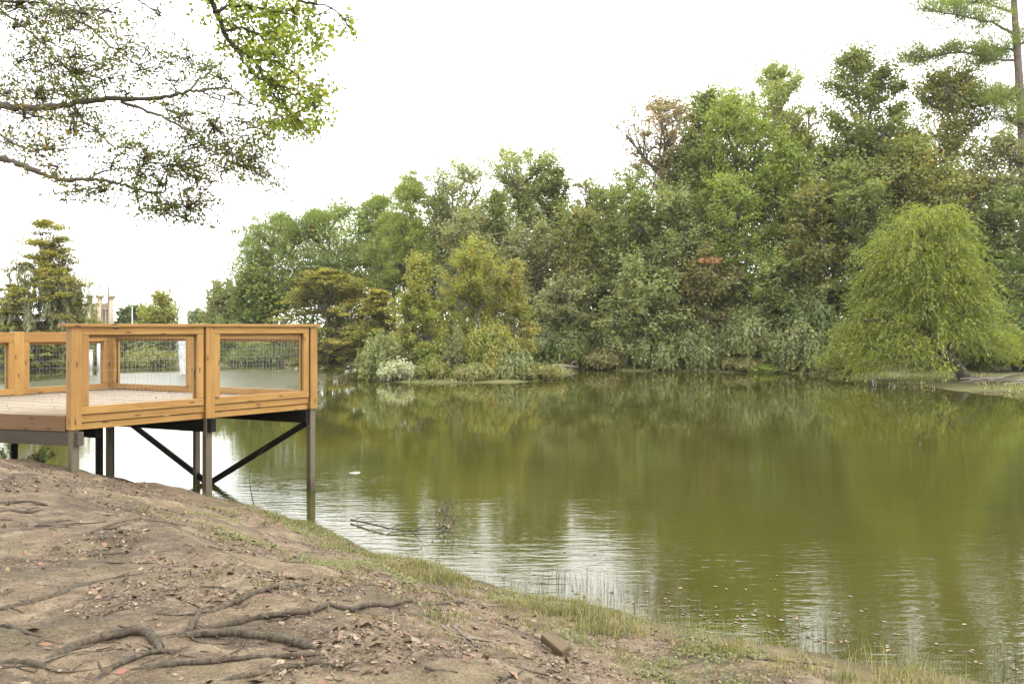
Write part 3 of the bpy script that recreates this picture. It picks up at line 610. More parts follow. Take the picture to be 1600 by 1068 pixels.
#  name, label, px, depth, top row, bottom row, half width, shape, leaf, options
TREES = [
 ('pine_tree', 'broad dark green pine at the left end of the wood, edge against white sky', 425, 76, 328, 480, 60, 'egg', 'pine', dict(mode='needle', L=.30, Wd=.055, n=17250, ncl=230, sig=.27, flat=.6, bark='bark_pine')),
 ('pine_tree', 'rounded green pine just right of the leftmost broad pine, above the rusty cypress', 515, 77, 306, 470, 58, 'egg', 'pine', dict(mode='needle', L=.30, Wd=.055, n=17250, ncl=230, sig=.27, flat=.6, bark='bark_pine')),
 ('pine_tree', 'darker pine with a flat top between the rounded pine and the tall pointed pine', 590, 79, 303, 450, 42, 'egg', 'pine', dict(mode='needle', L=.30, Wd=.055, n=12649, ncl=230, sig=.27, flat=.6, bark='bark_pine')),
 ('pine_tree', 'tall pointed pine with a yellowish lower crown rising left of the sparse trees', 642, 70, 268, 440, 38, 'cone', 'pine_lite', dict(mode='needle', L=.30, Wd=.055, n=13799, ncl=230, sig=.27, flat=.6, bark='bark_pine')),
 ('broadleaf_tree', 'low grey green tree at the far left foot of the pines', 352, 80, 438, 520, 34, 'round', 'greyg', dict(n=7000)),
 ('broadleaf_tree', 'mid green tree tucked under the left edge of the broad pine', 395, 74, 425, 530, 34, 'round', 'mid', dict(n=8000)),
 ('broadleaf_tree', 'thin pale tree with see-through crown left of the umbrella shaped tree', 722, 72, 250, 400, 52, 'umbrella', 'pale', dict(n=6500, bare=.62, sig=.26, limb_r=1.2, bark='bark_pale')),
 ('broadleaf_tree', 'umbrella shaped light green tree with visible branching, tallest of the middle group', 818, 70, 226, 350, 50, 'umbrella', 'pale', dict(n=7500, bare=.8, sig=.28, limb_r=1.3, bark='bark_grey')),
 ('broadleaf_tree', 'dense mid green tree right behind the umbrella shaped tree', 868, 72, 262, 430, 38, 'egg', 'mid', dict(n=9000)),
 ('broadleaf_tree', 'slim pale tree in the dip of the skyline', 915, 74, 278, 450, 30, 'egg', 'greyg', dict(n=6000, bare=.8)),
 ('broadleaf_tree', 'grey green tree with yellowing leaves below the thin see-through tree', 735, 66, 330, 500, 48, 'egg', 'greyg', dict(n=9500)),
 ('broadleaf_tree', 'brownish grey tree below the umbrella shaped tree', 835, 65, 345, 520, 48, 'egg', 'greyg', dict(n=9500)),
 ('broadleaf_tree', 'olive tree below the dip in the skyline', 905, 64, 330, 540, 46, 'egg', 'olive', dict(n=10000)),
 ('broadleaf_tree', 'full mid green tree with brown flecks at the right of the skyline dip', 985, 62, 262, 500, 52, 'egg', 'mid', dict(n=13000)),
 ('broadleaf_tree', 'open tree with a reddish thinning top against the sky', 1040, 66, 150, 300, 58, 'round', 'reddish', dict(n=6500, bare=.72, sig=.24, limb_r=1.2)),
 ('broadleaf_tree', 'dark green tree wedged between the reddish top and the feathery bright tree', 1103, 67, 140, 330, 36, 'egg', 'mid', dict(n=9000)),
 ('broadleaf_tree', 'feathery bright green tree with a dense rounded top high in the wood', 1150, 63, 138, 345, 56, 'egg', 'bright', dict(n=15000, L=.2, Wd=.1)),
 ('broadleaf_tree', 'pale green tree with a leaning bare trunk at the peak of the skyline', 1203, 67, 100, 210, 42, 'round', 'pale', dict(n=6500, bare=.85, base_px=1252, bark='bark_pale', trunk_r=.26)),
 ('broadleaf_tree', 'nearly leafless thin tree in the notch of sky', 1268, 68, 165, 240, 20, 'column', 'greyg', dict(n=700, bare=.6, sig=.2)),
 ('broadleaf_tree', 'ivy clad green column of a tree with twin tops beside the notch of sky', 1352, 61, 74, 310, 52, 'column', 'mid', dict(n=16000, lobes=13)),
 ('broadleaf_tree', 'olive brown tree with patchy leaves left of the tall pine', 1482, 62, 102, 330, 58, 'column', 'olive', dict(n=12000, bare=.9, lobes=11, bark='bark_pale', trunk_r=.3)),
 ('broadleaf_tree', 'thin branched pale tree in front of the tall pine trunk', 1572, 58, 205, 330, 42, 'round', 'greyg', dict(n=4500, bare=.75)),
 ('broadleaf_tree', 'dark green tree behind the right shoulder of the willow', 1572, 55, 295, 540, 50, 'egg', 'vine_deep', dict(n=14000)),
 ('broadleaf_tree', 'drooping mid green tree below the reddish topped tree', 1050, 60, 285, 500, 52, 'egg', 'vine', dict(n=13000)),
 ('broadleaf_tree', 'light green tree below the feathery bright tree', 1135, 59, 270, 480, 48, 'egg', 'bright', dict(n=12000, L=.2, Wd=.11)),
 ('broadleaf_tree', 'olive tree below the leaning pale trunk', 1225, 61, 212, 440, 54, 'egg', 'bright', dict(n=13000)),
 ('broadleaf_tree', 'brown tinged tree with dark trunk in front of the ivy clad column', 1275, 57, 290, 500, 46, 'egg', 'olive', dict(n=11000)),
 ('broadleaf_tree', 'green tree leaning over the crown of the willow from the left', 1340, 56, 250, 480, 50, 'egg', 'mid', dict(n=13000)),
 ('broadleaf_tree', 'yellow olive tree right above the top of the willow', 1435, 57, 215, 430, 58, 'egg', 'olive', dict(n=12000)),
 ('broadleaf_tree', 'deep green tree filling the gap behind the willow', 1510, 58, 260, 520, 52, 'egg', 'olive', dict(n=12000)),
 ('broadleaf_tree', 'dark shaded tree low behind the right of the vine heaps', 1215, 56, 400, 560, 50, 'egg', 'mid', dict(n=12000)),
 ('broadleaf_tree', 'rusty leaved tree with an orange spray of leaves deep in the wood', 1105, 58, 385, 530, 40, 'egg', 'brown', dict(n=9000)),
 ('broadleaf_tree', 'dark green tree low behind the middle vine heaps', 1005, 58, 400, 560, 50, 'egg', 'vine', dict(n=12000)),
 ('broadleaf_tree', 'grey vine hung tree low on the far bank right of the peninsula', 885, 60, 430, 560, 44, 'egg', 'greyg', dict(n=10000)),
 ('broadleaf_tree', 'grey green tree right of the tall pointed pine filling the dip of the skyline', 690, 73, 300, 470, 40, 'egg', 'greyg', dict(n=9000)),
 ('broadleaf_tree', 'pale olive tree between the see-through tree and the umbrella shaped tree', 775, 74, 296, 470, 38, 'egg', 'pale', dict(n=9000)),
 ('broadleaf_tree', 'mid green tree standing right of the slim pale tree', 948, 70, 292, 480, 40, 'egg', 'mid', dict(n=10000)),
 ('pine_tree', 'yellow tipped pine low between the flat topped pine and the pointed pine', 612, 72, 330, 460, 36, 'egg', 'pine_lite', dict(mode='needle', L=.30, Wd=.055, n=11000, ncl=190, sig=.27, flat=.6, bark='bark_pine')),
 ('broadleaf_tree', 'leafy tree with reddish specks right of the notch of sky below the ivy clad column', 1300, 64, 215, 400, 44, 'egg', 'olive', dict(n=10000)),
 ('broadleaf_tree', 'mid green tree between the ivy clad column and the olive brown tree', 1418, 63, 200, 380, 46, 'egg', 'mid', dict(n=11000)),
 ('broadleaf_tree', 'mid green tree directly below the dark tree that stands beside the reddish top', 1092, 64, 205, 400, 46, 'egg', 'mid', dict(n=11000)),
 ('broadleaf_tree', 'olive tree with thin crown between the notch of sky and the leaning pale trunk', 1238, 65, 178, 330, 36, 'egg', 'olive', dict(n=7500, bare=.85)),
 ('cypress_tree', 'wide rusty orange cypress with layered boughs reaching over the water', 512, 69, 418, 566, 88, 'dome', 'rust', dict(mode='flat', L=.26, Wd=.11, n=20000, lobes=16, per=10, sig=.30, flat=.34, ncl=230, bark='bark_dark')),
 ('cypress_tree', 'rusty cypress of smaller size in the gap between the wide one and the peninsula', 592, 62, 450, 560, 40, 'cone', 'rust', dict(mode='flat', L=.24, Wd=.1, n=9000, lobes=11, per=9, sig=.34, flat=.36, ncl=120, bark='bark_dark')),
 ('cypress_tree', 'slender yellow green cypress spire at the left of the peninsula', 655, 48.5, 400, 560, 44, 'spire', 'gold', dict(mode='random', L=.17, Wd=.07, n=9000, ncl=170, sig=.26, flat=.8)),
 ('cypress_tree', 'tallest golden green cypress in the middle of the peninsula', 738, 50, 372, 560, 46, 'egg', 'gold', dict(mode='random', L=.17, Wd=.07, n=10500, ncl=190, sig=.26, flat=.8)),
 ('cypress_tree', 'rusty gold cypress at the right of the peninsula', 805, 50.5, 408, 560, 32, 'spire', 'rust', dict(mode='random', L=.17, Wd=.07, n=7000, ncl=150, sig=.28, flat=.7)),
 ('cypress_tree', 'moss hung cypress with rusty crown standing at the far left shore', 72, 61, 342, 540, 66, 'cone', 'rust', dict(mode='flat', L=.26, Wd=.1, n=17000, lobes=18, per=8, sig=.34, flat=.30, ncl=150, moss=.42, bark='bark_dark')),
 ('cypress_tree', 'small bushy cypress at the left edge of the picture behind the deck', 18, 59, 440, 560, 40, 'round', 'rust', dict(mode='flat', L=.24, Wd=.1, n=6000, lobes=10, per=8, sig=.36, flat=.34, ncl=80, bark='bark_dark')),
 ('cypress_tree', 'dark cypress at the waterline left of the near deck post', 62, 57.5, 520, 572, 62, 'round', 'olive', dict(mode='flat', L=.22, Wd=.1, n=8000, lobes=10, per=8, sig=.36, flat=.4, ncl=80, bark='bark_dark', stems=4)),
 ('cypress_tree', 'little yellow green cone shaped tree beyond the deck railing', 251, 92, 456, 545, 32, 'cone', 'gold', dict(L=.3, Wd=.15, n=6000, lobes=10, per=8, sig=.4)),
 ('broadleaf_tree', 'distant rounded tree left of the little cone shaped tree', 212, 125, 478, 520, 28, 'dome', 'deep', dict(n=4000, L=.45, Wd=.28)),
 ('broadleaf_tree', 'distant rounded tree right of the little cone shaped tree', 308, 120, 486, 520, 28, 'dome', 'vine_deep', dict(n=4000, L=.45, Wd=.28)),
 ('broadleaf_tree', 'distant dark tree just left of the grey green tree', 334, 100, 470, 525, 18, 'egg', 'greyg', dict(n=2500, L=.35, Wd=.2, bare=.7)),
 ('broadleaf_tree', 'bushy tree on the far bank seen through the first railing panel', 215, 66, 520, 560, 40, 'round', 'mid', dict(n=6000)),
 ('broadleaf_tree', 'dark bushy tree on the far bank left of the fountain', 268, 67, 515, 562, 32, 'round', 'deep', dict(n=5000)),
 ('broadleaf_tree', 'bushy tree on the far bank right of the fountain', 345, 68, 500, 560, 44, 'round', 'mid', dict(n=7000)),
]
import os
for (nm, lb, px, d, yt, yb, hw, shp, lf, kw) in TREES:
    kw = dict(kw)
    crown_tree(nm, lb, 'tree', px, d, yt, yb, hw, shp, lf, group=BL, **kw)

# orange spray of dying leaves
rng = np.random.default_rng(5)

# dim wood behind the front trees: nobody can count its trunks
rng = np.random.default_rng(77)
wq = Quads(); sk_x = [330, 380, 420, 480, 560, 640, 700, 760, 830, 900, 960, 1020, 1080, 1160, 1240, 1300, 1380, 1450, 1540, 1650]
sk_y = [500, 440, 380, 345, 330, 325, 330, 320, 310, 320, 315, 275, 235, 210, 245, 250, 200, 205, 230, 220]
for k in range(1250):
    px = rng.uniform(380, 1640); d = rng.uniform(72, 92)
    yt = np.interp(px, sk_x, sk_y); y = yt + (548 - yt) * rng.random() ** .8
    c = at(px, y, d)
    wq.leaves(clump_leaves(rng, c[None], np.array([1.3, 1.2, 1.1]), 90, .34, .2))
for k in range(260):
    px = rng.uniform(840, 1660); d = rng.uniform(60, 66)
    c = at(px, rng.uniform(490, 556), d)
    wq.leaves(clump_leaves(rng, c[None], np.array([.9, .9, .7]), 110, .26, .16))
for k in range(420):
    if k % 3: px = rng.uniform(1660, 2250); d = rng.uniform(64, 84); y = rng.uniform(260, 550) + (px - 1640) * .12 * rng.random()
    else: px = rng.uniform(-700, -80); d = rng.uniform(82, 110); y = rng.uniform(400, 535)
    wq.leaves(clump_leaves(rng, at(px, min(y, 550), d)[None], np.array([1.5, 1.4, 1.2]), 190, .30, .18))
tag(wq.build('woods', G['mid']), 'dim mass of woodland behind the front trees', 'woods', kind='stuff')
tq = Quads()
for k in range(46):
    px = rng.uniform(690, 1640); d = rng.uniform(70, 88); x = (px - CX) / F * d
    h = (HY - np.interp(px, sk_x, sk_y)) / F * d * .72
    u = np.linspace(0, 1, 5)[:, None]
    tq.tube(np.array([x, d, .3]) + u * np.array([rng.normal(0, .5), 0, h + 2]) + [0, 0, 0], .16 * (1 - .6 * u[:, 0]), 5)
tag(tq.build('wood_trunks', M['bark_dark'], smooth_=True), 'bare trunks standing in the dim woodland behind the front trees', 'woods', kind='stuff')

# tall pine at the right edge: open limbs carrying needle tufts
def tall_pine():
    rng = np.random.default_rng(12); d = 60.0
    b = at(1600, 590, d); b[2] = tz(b[0], d) - .05
    root = thing('pine_tree', 'very tall pine with a long bare trunk and open limbs at the right edge', 'tree', b, BL)
    t = Quads()
    P = np.array([at(1600, 600, d), at(1601, 480, d), at(1600, 300, d), at(1596, 180, d), at(1590, 90, d), at(1584, 0, d), at(1580, -90, d)]); P[0][2] = b[2] - .1
    t.tube(P, [.42, .38, .33, .29, .25, .2, .08], 9)
    q = Quads()
    limbs = [([(1590, 95), (1545, 92), (1500, 80), (1450, 90), (1412, 86)], 0), ([(1588, 55), (1550, 35), (1500, 25), (1445, 14)], -1.5), ([(1585, 20), (1540, 5), (1490, 2), (1450, -14)], 1.5),
             ([(1594, 165), (1570, 150), (1552, 152), (1535, 160)], .8), ([(1590, 80), (1560, 75), (1530, 100)], 2), ([(1592, 70), (1630, 55), (1680, 50)], 0), ([(1595, 150), (1640, 140), (1700, 120)], 1),
             ([(1584, 0), (1560, -40), (1520, -60)], 1), ([(1584, -20), (1620, -60), (1660, -80)], -1), ([(1580, -60), (1560, -100), (1530, -110)], .5), ([(1596, 200), (1580, 190), (1562, 150)], -1)]
    for pts, dy in limbs:
        n = len(pts); B = np.array([at(x, y, d + dy * i / (n - 1)) for i, (x, y) in enumerate(pts)])
        u = np.linspace(0, n - 1, n * 4); B = np.stack([np.interp(u, np.arange(n), B[:, j]) for j in range(3)], -1)
        B[1:-1] += rng.normal(0, .03, B[1:-1].shape)
        t.tube(B, np.linspace(.10, .025, len(B)), 6)
        for j in range(len(B) // 4, len(B)):
            for _ in range(7):
                c = B[j] + rng.normal(0, 1, 3) * [.7, .8, .36] + [0, 0, .2]
                t.tube(np.array([B[j], (B[j] + c) / 2 + [0, 0, .05], c]), [.022, .015, .008], 4)
                q.leaves(clump_leaves(rng, c[None], np.array([.33, .33, .2]), 46, .34, .046, 'needle'))
    t.build('trunk', M['bark_pine'], root, b, True); q.build('crown', G['pine'], root, b)
tall_pine()

# the willow leaning over the right bank
def willow():
    rng = np.random.default_rng(8); d = 44.0
    b = at(1512, 598, d); b[2] = max(tz(b[0], d), 0) - .03
    root = thing('willow_tree', 'bright yellow green willow with a leaning dark trunk on the right bank', 'tree', b)
    t = Quads()
    def limb(pts, r0, r1, dy=0):
        n = len(pts); B = np.array([at(x, y, d + dy * i / (n - 1)) for i, (x, y) in enumerate(pts)])
        u = np.linspace(0, n - 1, n * 4); B = np.stack([np.interp(u, np.arange(n), B[:, j]) for j in range(3)], -1)
        t.tube(B, np.linspace(r0, r1, len(B)), 8); return B
    limb([(1516, 602), (1504, 585), (1490, 566), (1478, 556), (1450, 520), (1445, 450), (1443, 400), (1448, 350)], .36, .05)
    limb([(1488, 562), (1470, 557), (1440, 558), (1400, 556), (1350, 540)], .14, .03, -1.5)
    limb([(1478, 556), (1500, 500), (1530, 460)], .14, .03, 1); limb([(1450, 520), (1400, 470), (1360, 440)], .1, .03, 1.2)
    limb([(1446, 460), (1490, 400), (1510, 380)], .09, .03, -.8); limb([(1452, 530), (1420, 500), (1350, 500)], .09, .03, -1.8)
    t.build('trunk', M['bark_dark'], root, b, True)
    q = Quads()
    # outline of the dome: half widths by row
    rows = [318, 335, 360, 400, 440, 480, 520, 555, 585]
    lx = [1440, 1412, 1390, 1368, 1358, 1344, 1326, 1306, 1298]
    rx = [1468, 1492, 1506, 1518, 1534, 1554, 1572, 1580, 1575]
    zc = []
    nc = 780
    y0 = 324 + (576 - 324) * rng.random(nc) ** .8
    a = np.interp(y0, rows, lx); bb = np.interp(y0, rows, rx)
    th = rng.uniform(0, 2 * np.pi, nc); rr = np.where(rng.random(nc) < .72, rng.uniform(.72, .98, nc), rng.uniform(.2, .72, nc))
    lump = 1 + .30 * fbm(np.cos(th) * 1.7 + 9, y0 / 42, np.sin(th) * 1.7, seed=6, octaves=3)
    hw = (bb - a) / 2 * rr * lump
    pxs = (a + bb) / 2 + np.cos(th) * hw
    okc = ~((pxs > 1432) & (pxs < 1535) & (y0 > 536)) & ~((pxs > 1530) & (y0 > 562))
    y0, th, hw, pxs = y0[okc], th[okc], hw[okc], pxs[okc]; nc = len(y0)
    Cc = np.stack([(pxs - CX) / F * d, d + np.sin(th) * hw / F * d * .85, CAMZ + (HY - y0) / F * d], -1)
    per = 11
    ci = np.repeat(np.arange(nc), per); ns = nc * per
    S0 = Cc[ci] + rng.normal(0, 1, (ns, 3)) * [.24, .24, .16]
    ln = rng.uniform(.2, .8, ns) * (1 + .9 * rng.random(nc)[ci] ** 2)
    hd = np.stack([np.cos(th), np.sin(th)], -1)[ci] * .8 + rng.normal(0, .40, (ns, 2))
    up = rng.uniform(.2, 1.0, ns)
    for k in range(10):
        u = (k + rng.random(ns)) / 10
        p = S0 + np.stack([hd[:, 0] * u * ln, hd[:, 1] * u * ln, (up * u - 1.15 * u ** 2) * ln], -1) + rng.normal(0, .03, (ns, 3))
        sw = rng.normal(0, .5, (ns, 3)) + np.stack([hd[:, 0], hd[:, 1], up - 2 * u], -1)
        ok = (p[:, 2] > .14) & ~((p[:, 2] < np.interp(p[:, 0] / d * F + CX, [1420, 1440, 1525, 1560, 1640], [0, 1.35, 1.35, .85, .7])) & (p[:, 0] > at(1420, 0, d)[0]))
        q.leaves(leaf_quads(rng, p, sw, rand_dirs(rng, ns), rng.uniform(.13, .25, ns), rng.uniform(.035, .065, ns))[ok])
    q.build('crown', G['willow'], root, b)
willow()

# shrubs and vine-draped heaps along the far bank
VG = 'vine heaps along the far bank'; SG = 'shrubs on the peninsula'
MOUNDS = [
 ('shrub', 'silvery green shrub at the left tip of the peninsula', 'shrub', 598, 47, 508, 34, 'silver', SG, dict(mode='up', L=.15, Wd=.05, n=9000)),
 ('shrub', 'rusty brown shrub behind the white flowering bush', 'shrub', 642, 48, 512, 32, 'brown', SG, dict(mode='up', L=.15, Wd=.07)),
 ('shrub', 'low bush covered in whitish flowers at the water edge', 'shrub', 620, 45.4, 562, 30, 'white', SG, dict(mode='up', L=.12, Wd=.07, n=3600, bumps=12, strands=0)),
 ('shrub', 'dark green low shrub left of the white flowering bush', 'shrub', 582, 46.2, 548, 18, 'vine', SG, dict(mode='up', L=.14, Wd=.06, n=4000)),
 ('shrub', 'fresh yellow green bush behind the white flowering bush', 'shrub', 672, 47.5, 530, 34, 'bright', SG, dict(mode='up', L=.15, Wd=.06)),
 ('shrub', 'greyish brown twiggy bush in the middle of the peninsula', 'shrub', 712, 47.5, 515, 36, 'greyg', SG, dict(mode='up', L=.15, Wd=.06)),
 ('shrub', 'low olive shrub right of the white flowering bush', 'shrub', 678, 45.6, 566, 34, 'olive', SG, dict(mode='up', L=.13, Wd=.05, n=6000)),
 ('shrub', 'olive gold shrub hanging over the peninsula edge', 'shrub', 765, 46.8, 505, 42, 'gold', SG, dict(L=.15, Wd=.07, n=11000)),
 ('shrub', 'vine covered rounded shrub at the right of the peninsula', 'shrub', 800, 46.3, 545, 34, 'vine', SG, dict(L=.15, Wd=.08, n=9000)),
 ('shrub', 'low olive weeds in front of the peninsula middle', 'shrub', 738, 45.3, 568, 36, 'olive', SG, dict(L=.13, Wd=.06, n=7000)),
 ('shrub', 'low yellowish weeds trailing off the right tip of the peninsula', 'shrub', 842, 46.6, 574, 44, 'fargrass', SG, dict(mode='up', L=.16, Wd=.04, n=6500, trunk=False, strands=0)),
 ('vine_heap', 'dark green vine heap right of the peninsula', 'vines', 868, 60, 505, 44, 'vine_deep', VG, dict(n=12000)),
 ('vine_heap', 'bright leafy vine heap above the fallen log', 'vines', 900, 59, 525, 38, 'mid', VG, dict(n=10000)),
 ('vine_heap', 'brownish low heap of vines over the dry bank', 'vines', 940, 58, 542, 40, 'brown', VG, dict(n=9000)),
 ('vine_heap', 'tall grey green vine heap like a curtain in the middle bank', 'vines', 985, 59, 500, 48, 'vine', VG, dict(n=13000)),
 ('vine_heap', 'small pale vine heap touching the water in the middle bank', 'vines', 1032, 57, 540, 36, 'vine', VG, dict(n=9000)),
 ('vine_heap', 'tall tangled vine tower in front of the dark hollow', 'vines', 1088, 59, 470, 42, 'vine_deep', VG, dict(n=13000, strands=120)),
 ('vine_heap', 'rounded light vine dome at the water left of the big arching heap', 'vines', 1092, 56.5, 528, 34, 'vine', VG, dict(n=9500, strands=100)),
 ('vine_heap', 'big arching pale vine heap left of the willow', 'vines', 1182, 56.5, 492, 58, 'vine', VG, dict(n=16000, strands=160)),
 ('vine_heap', 'dark leafy vine heap touching the left edge of the willow', 'vines', 1258, 55, 478, 40, 'vine_deep', VG, dict(n=12000, strands=100)),
 ('vine_heap', 'small pale vine dome at the water beside the left edge of the willow', 'vines', 1250, 53.5, 525, 28, 'vine', VG, dict(n=8000, strands=80)),
 ('vine_heap', 'low brown and green scrub between the vine heaps and the water', 'vines', 1160, 55.5, 556, 40, 'brown', VG, dict(n=7000)),
 ('grass_tussock', 'light green grass tussock at the waterline before the big arching heap', 'grass', 1190, 53.6, 572, 22, 'bright', None, dict(mode='up', L=.3, Wd=.05, n=3000, trunk=False, strands=0)),
 ('shrub', 'low scrub under the left skirts of the willow', 'shrub', 1312, 51, 545, 34, 'olive', None, dict(n=8000)),
 ('shrub', 'shaded dark shrub right of the willow trunk', 'shrub', 1590, 50, 470, 60, 'deep', None, dict(n=12000)),
 ('shrub', 'dark shrub deep behind the willow branches', 'shrub', 1500, 53, 470, 60, 'deep', None, dict(n=9000)),
 ('shrub', 'olive bush on the far bank left of the fountain', 'shrub', 232, 62, 552, 50, 'olive', None, dict(mode='up', L=.25, Wd=.08, n=6000)),
 ('shrub', 'pale bush on the far bank behind the second railing panel', 'shrub', 395, 66, 548, 50, 'mid', None, dict(mode='up', L=.25, Wd=.08, n=7000)),
 ('shrub', 'small green bush near the moss hung cypress foot', 'shrub', 128, 60.5, 540, 30, 'olive', None, dict(mode='up', L=.22, Wd=.08, n=5000)),
]
for (nm, lb, ct, px, d, yt, hw, lf, gp, kw) in MOUNDS:
    if nm == 'vine_heap' and 'low' not in lb.split(): yt -= 22; hw *= 1.2; kw = dict(kw, n=int(kw['n'] * 1.3), L=.19, Wd=.13)
    mound(nm, lb, ct, px, d, yt, hw, lf, group=gp, **kw)

# grass on the far banks
rng = np.random.default_rng(31)
def blades(rng, P, Hh, Wb, lean=.35):
    """bent tapering blades: two quads each"""
    n = len(P); a = rng.uniform(0, 2 * np.pi, n); l = rng.normal(0, lean, n) * Hh
    side = np.stack([np.cos(a), np.sin(a), np.zeros(n)], -1) * (Wb / 2)[:, None]
    b = rng.uniform(0, 2 * np.pi, n); off = np.stack([np.cos(b) * l, np.sin(b) * l, np.zeros(n)], -1)
    m = P + off * .3 + np.stack([0 * Hh, 0 * Hh, Hh * .55], -1); t = P + off + np.stack([0 * Hh, 0 * Hh, Hh * (1 - .2 * np.abs(l) / (Hh + 1e-6))], -1)
    V = np.stack([P - side, P + side, m + side * .7, m - side * .7, t + side * .12, t - side * .12], 1)
    i = np.arange(n)[:, None] * 6
    Fq = np.concatenate([i + [0, 1, 2, 3], i + [3, 2, 4, 5]], 1).reshape(-1, 4)
    return V.reshape(-1, 3), Fq
n = 60000
px = rng.uniform(-60, 1680, n); d = rng.uniform(33, 72, n); X = (px - CX) / F * d
Zt, ss = terrain(X, d, True)
keep = (ss > .02) & (ss < 6 + 3 * rng.random(n)) & (fbm(X * .4, d * .4, seed=5) > -.25)
P = np.stack([X, d, Zt], -1)[keep]; n = len(P)
h = rng.uniform(.12, .45, n) * (.5 + .5 * smooth(.2, 1.5, ss[keep])); h = np.where(P[:, 0] > 16, h * .55, h)
q = Quads(); q.add(*blades(rng, P, h, rng.uniform(.03, .07, n), .5))
tag(q.build('bank_grass', G['fargrass']), 'rough grass growing on the far banks', 'grass', kind='stuff')

# ------------------------------------------------------------------ wooden deck
def box_local(L_, W_, H_, bev=.005):
    import bmesh
    bm = bmesh.new(); bmesh.ops.create_cube(bm, size=1)
    bmesh.ops.scale(bm, vec=(L_, W_, H_), verts=bm.verts)
    if bev: bmesh.ops.bevel(bm, geom=bm.edges[:], offset=bev, segments=2, affect='EDGES', profile=.6)
    me = bpy.data.meshes.new('board'); bm.to_mesh(me); bm.free(); return me

A2, B2, E2 = np.array([-4.962, 10.035]), np.array([-3.902, 11.355]), np.array([-2.872, 12.665])
C2, P2, Q2, R2 = np.array([-6.47, 14.3]), np.array([-7.28, 13.05]), np.array([-8.05, 11.85]), np.array([-7.9, 10.87])
DZ = 1.80                                    # deck floor
deck_root = thing('observation_deck', 'new orange toned wooden deck with wire mesh railings on posts over the water', 'deck', (A2[0], A2[1], 1.217))
DL = Vector(deck_root.location)
DS = 1.2                                     # scale of the whole deck about the camera, applied to its root below

def board(name, a, b, z0, z1, n0, n1, mat, parent=None, bev=.005):
    """box from plan point a to b, between heights z0..z1 and sideways offsets n0..n1 (left of a->b positive); local x runs along it"""
    a = np.array(a, float); b = np.array(b, float); u = (b - a); Ln = np.linalg.norm(u); u /= Ln; nn = np.array([-u[1], u[0]])
    c = (a + b) / 2 + nn * (n0 + n1) / 2
    me = box_local(Ln, n1 - n0, z1 - z0, bev); me.materials.append(mat)
    o = bpy.data.objects.new(name, me); COL.objects.link(o)
    Mw = Matrix.Translation((c[0], c[1], (z0 + z1) / 2)) @ Matrix.Rotation(math.atan2(u[1], u[0]), 4, 'Z')
    par = parent or deck_root
    o.parent = par
    o.matrix_local = (Matrix.Translation(DL) if par == deck_root else PW[par.name]).inverted() @ Mw
    PW[o.name] = Mw
    return o
PW = {}

def upright(name, c, u, z0, z1, wu, wn, mat, parent=None, bev=.006):
    """vertical member: local x runs up it"""
    u = np.array(u, float); u /= np.linalg.norm(u)
    me = box_local(z1 - z0, wu, wn, bev); me.materials.append(mat)
    o = bpy.data.objects.new(name, me); COL.objects.link(o)
    R = Matrix(((0, u[0], -u[1], 0), (0, u[1], u[0], 0), (1, 0, 0, 0), (0, 0, 0, 1)))
    Mw = Matrix.Translation((c[0], c[1], (z0 + z1) / 2)) @ R
    par = parent or deck_root
    o.parent = par
    o.matrix_local = (Matrix.Translation(DL) if par == deck_root else PW[par.name]).inverted() @ Mw
    PW[o.name] = Mw
    return o

M['wire'] = plain_mat('wire', (.34, .34, .32), .5, .1, 20, .6)

def wire_panel(a, b, z0, z1, off):
    a = np.array(a); b = np.array(b); u = b - a; Ln = np.linalg.norm(u); u /= Ln; nn = np.array([-u[1], u[0]])
    q = Quads(); r = .0011
    k = int(Ln / .05)
    for i in range(1, k):
        p = a + u * Ln * i / k + nn * off
        q.tube([(p[0], p[1], z0), (p[0], p[1], z1)], r, 4, False)
    k = int((z1 - z0) / .10)
    for i in range(1, k):
        z = z0 + (z1 - z0) * i / k; p, e = a + nn * (off + .003), b + nn * (off + .003)
        q.tube([(p[0], p[1], z), (e[0], e[1], z)], r, 4, False)
    me = mesh_from('wire_mesh', np.vstack(q.V) - np.array(DL), np.vstack(q.F).ravel(), 4, M['wire'])
    o = link('railing_panel', me, deck_root); PW[o.name] = Matrix.Translation(DL)
    return o

def rail_panel(a, b, top0, top1, n_out, ps=.061, stile_gap=(0, 0), inner=True):
    """panel between posts at a and b: top rail, bottom rail, stiles, mesh. n_out = +1/-1 side that is the outer face"""
    a = np.array(a); b = np.array(b); u = (b - a) / np.linalg.norm(b - a)
    a1, b1 = a + u * (ps + stile_gap[0]), b - u * (ps + stile_gap[1])
    w = wire_panel(a1 + u * .07, b1 - u * .07, DZ + .07, top0 + .01, 0)
    m = M['cedar']
    def sides(lo, hi): return (lo, hi) if n_out > 0 else (-hi, -lo)
    board('top_rail', a1, b1, top0, top1, *sides(.015, .058), m, w)
    board('bottom_rail', a1, b1, DZ + .004, DZ + .094, *sides(.015, .058), m, w)
    for p, s in ((a1, 1), (b1, -1)):
        c = p + u * s * .045
        nn = np.array([-u[1], u[0]]) * n_out
        upright('stile', c + nn * .036, u, DZ + .096, top0 - .002, .088, .042, m, w)
        upright('stile', c - nn * .034, u, DZ + .05, top0 - .04, .088, .040, M['cedar_shaded'] if False else m, w)
    if inner:
        board('top_rail', a1, b1, top0 - .038, top1 - .03, *sides(-.055, -.015), m, w)
        board('bottom_rail', a1, b1, DZ + .004, DZ + .048, *sides(-.055, -.015), m, w)
    return w

def floor_poly(pts, n):  # deck boards run across the deck, clipped to the outline
    pts = np.array(pts)
    return pts

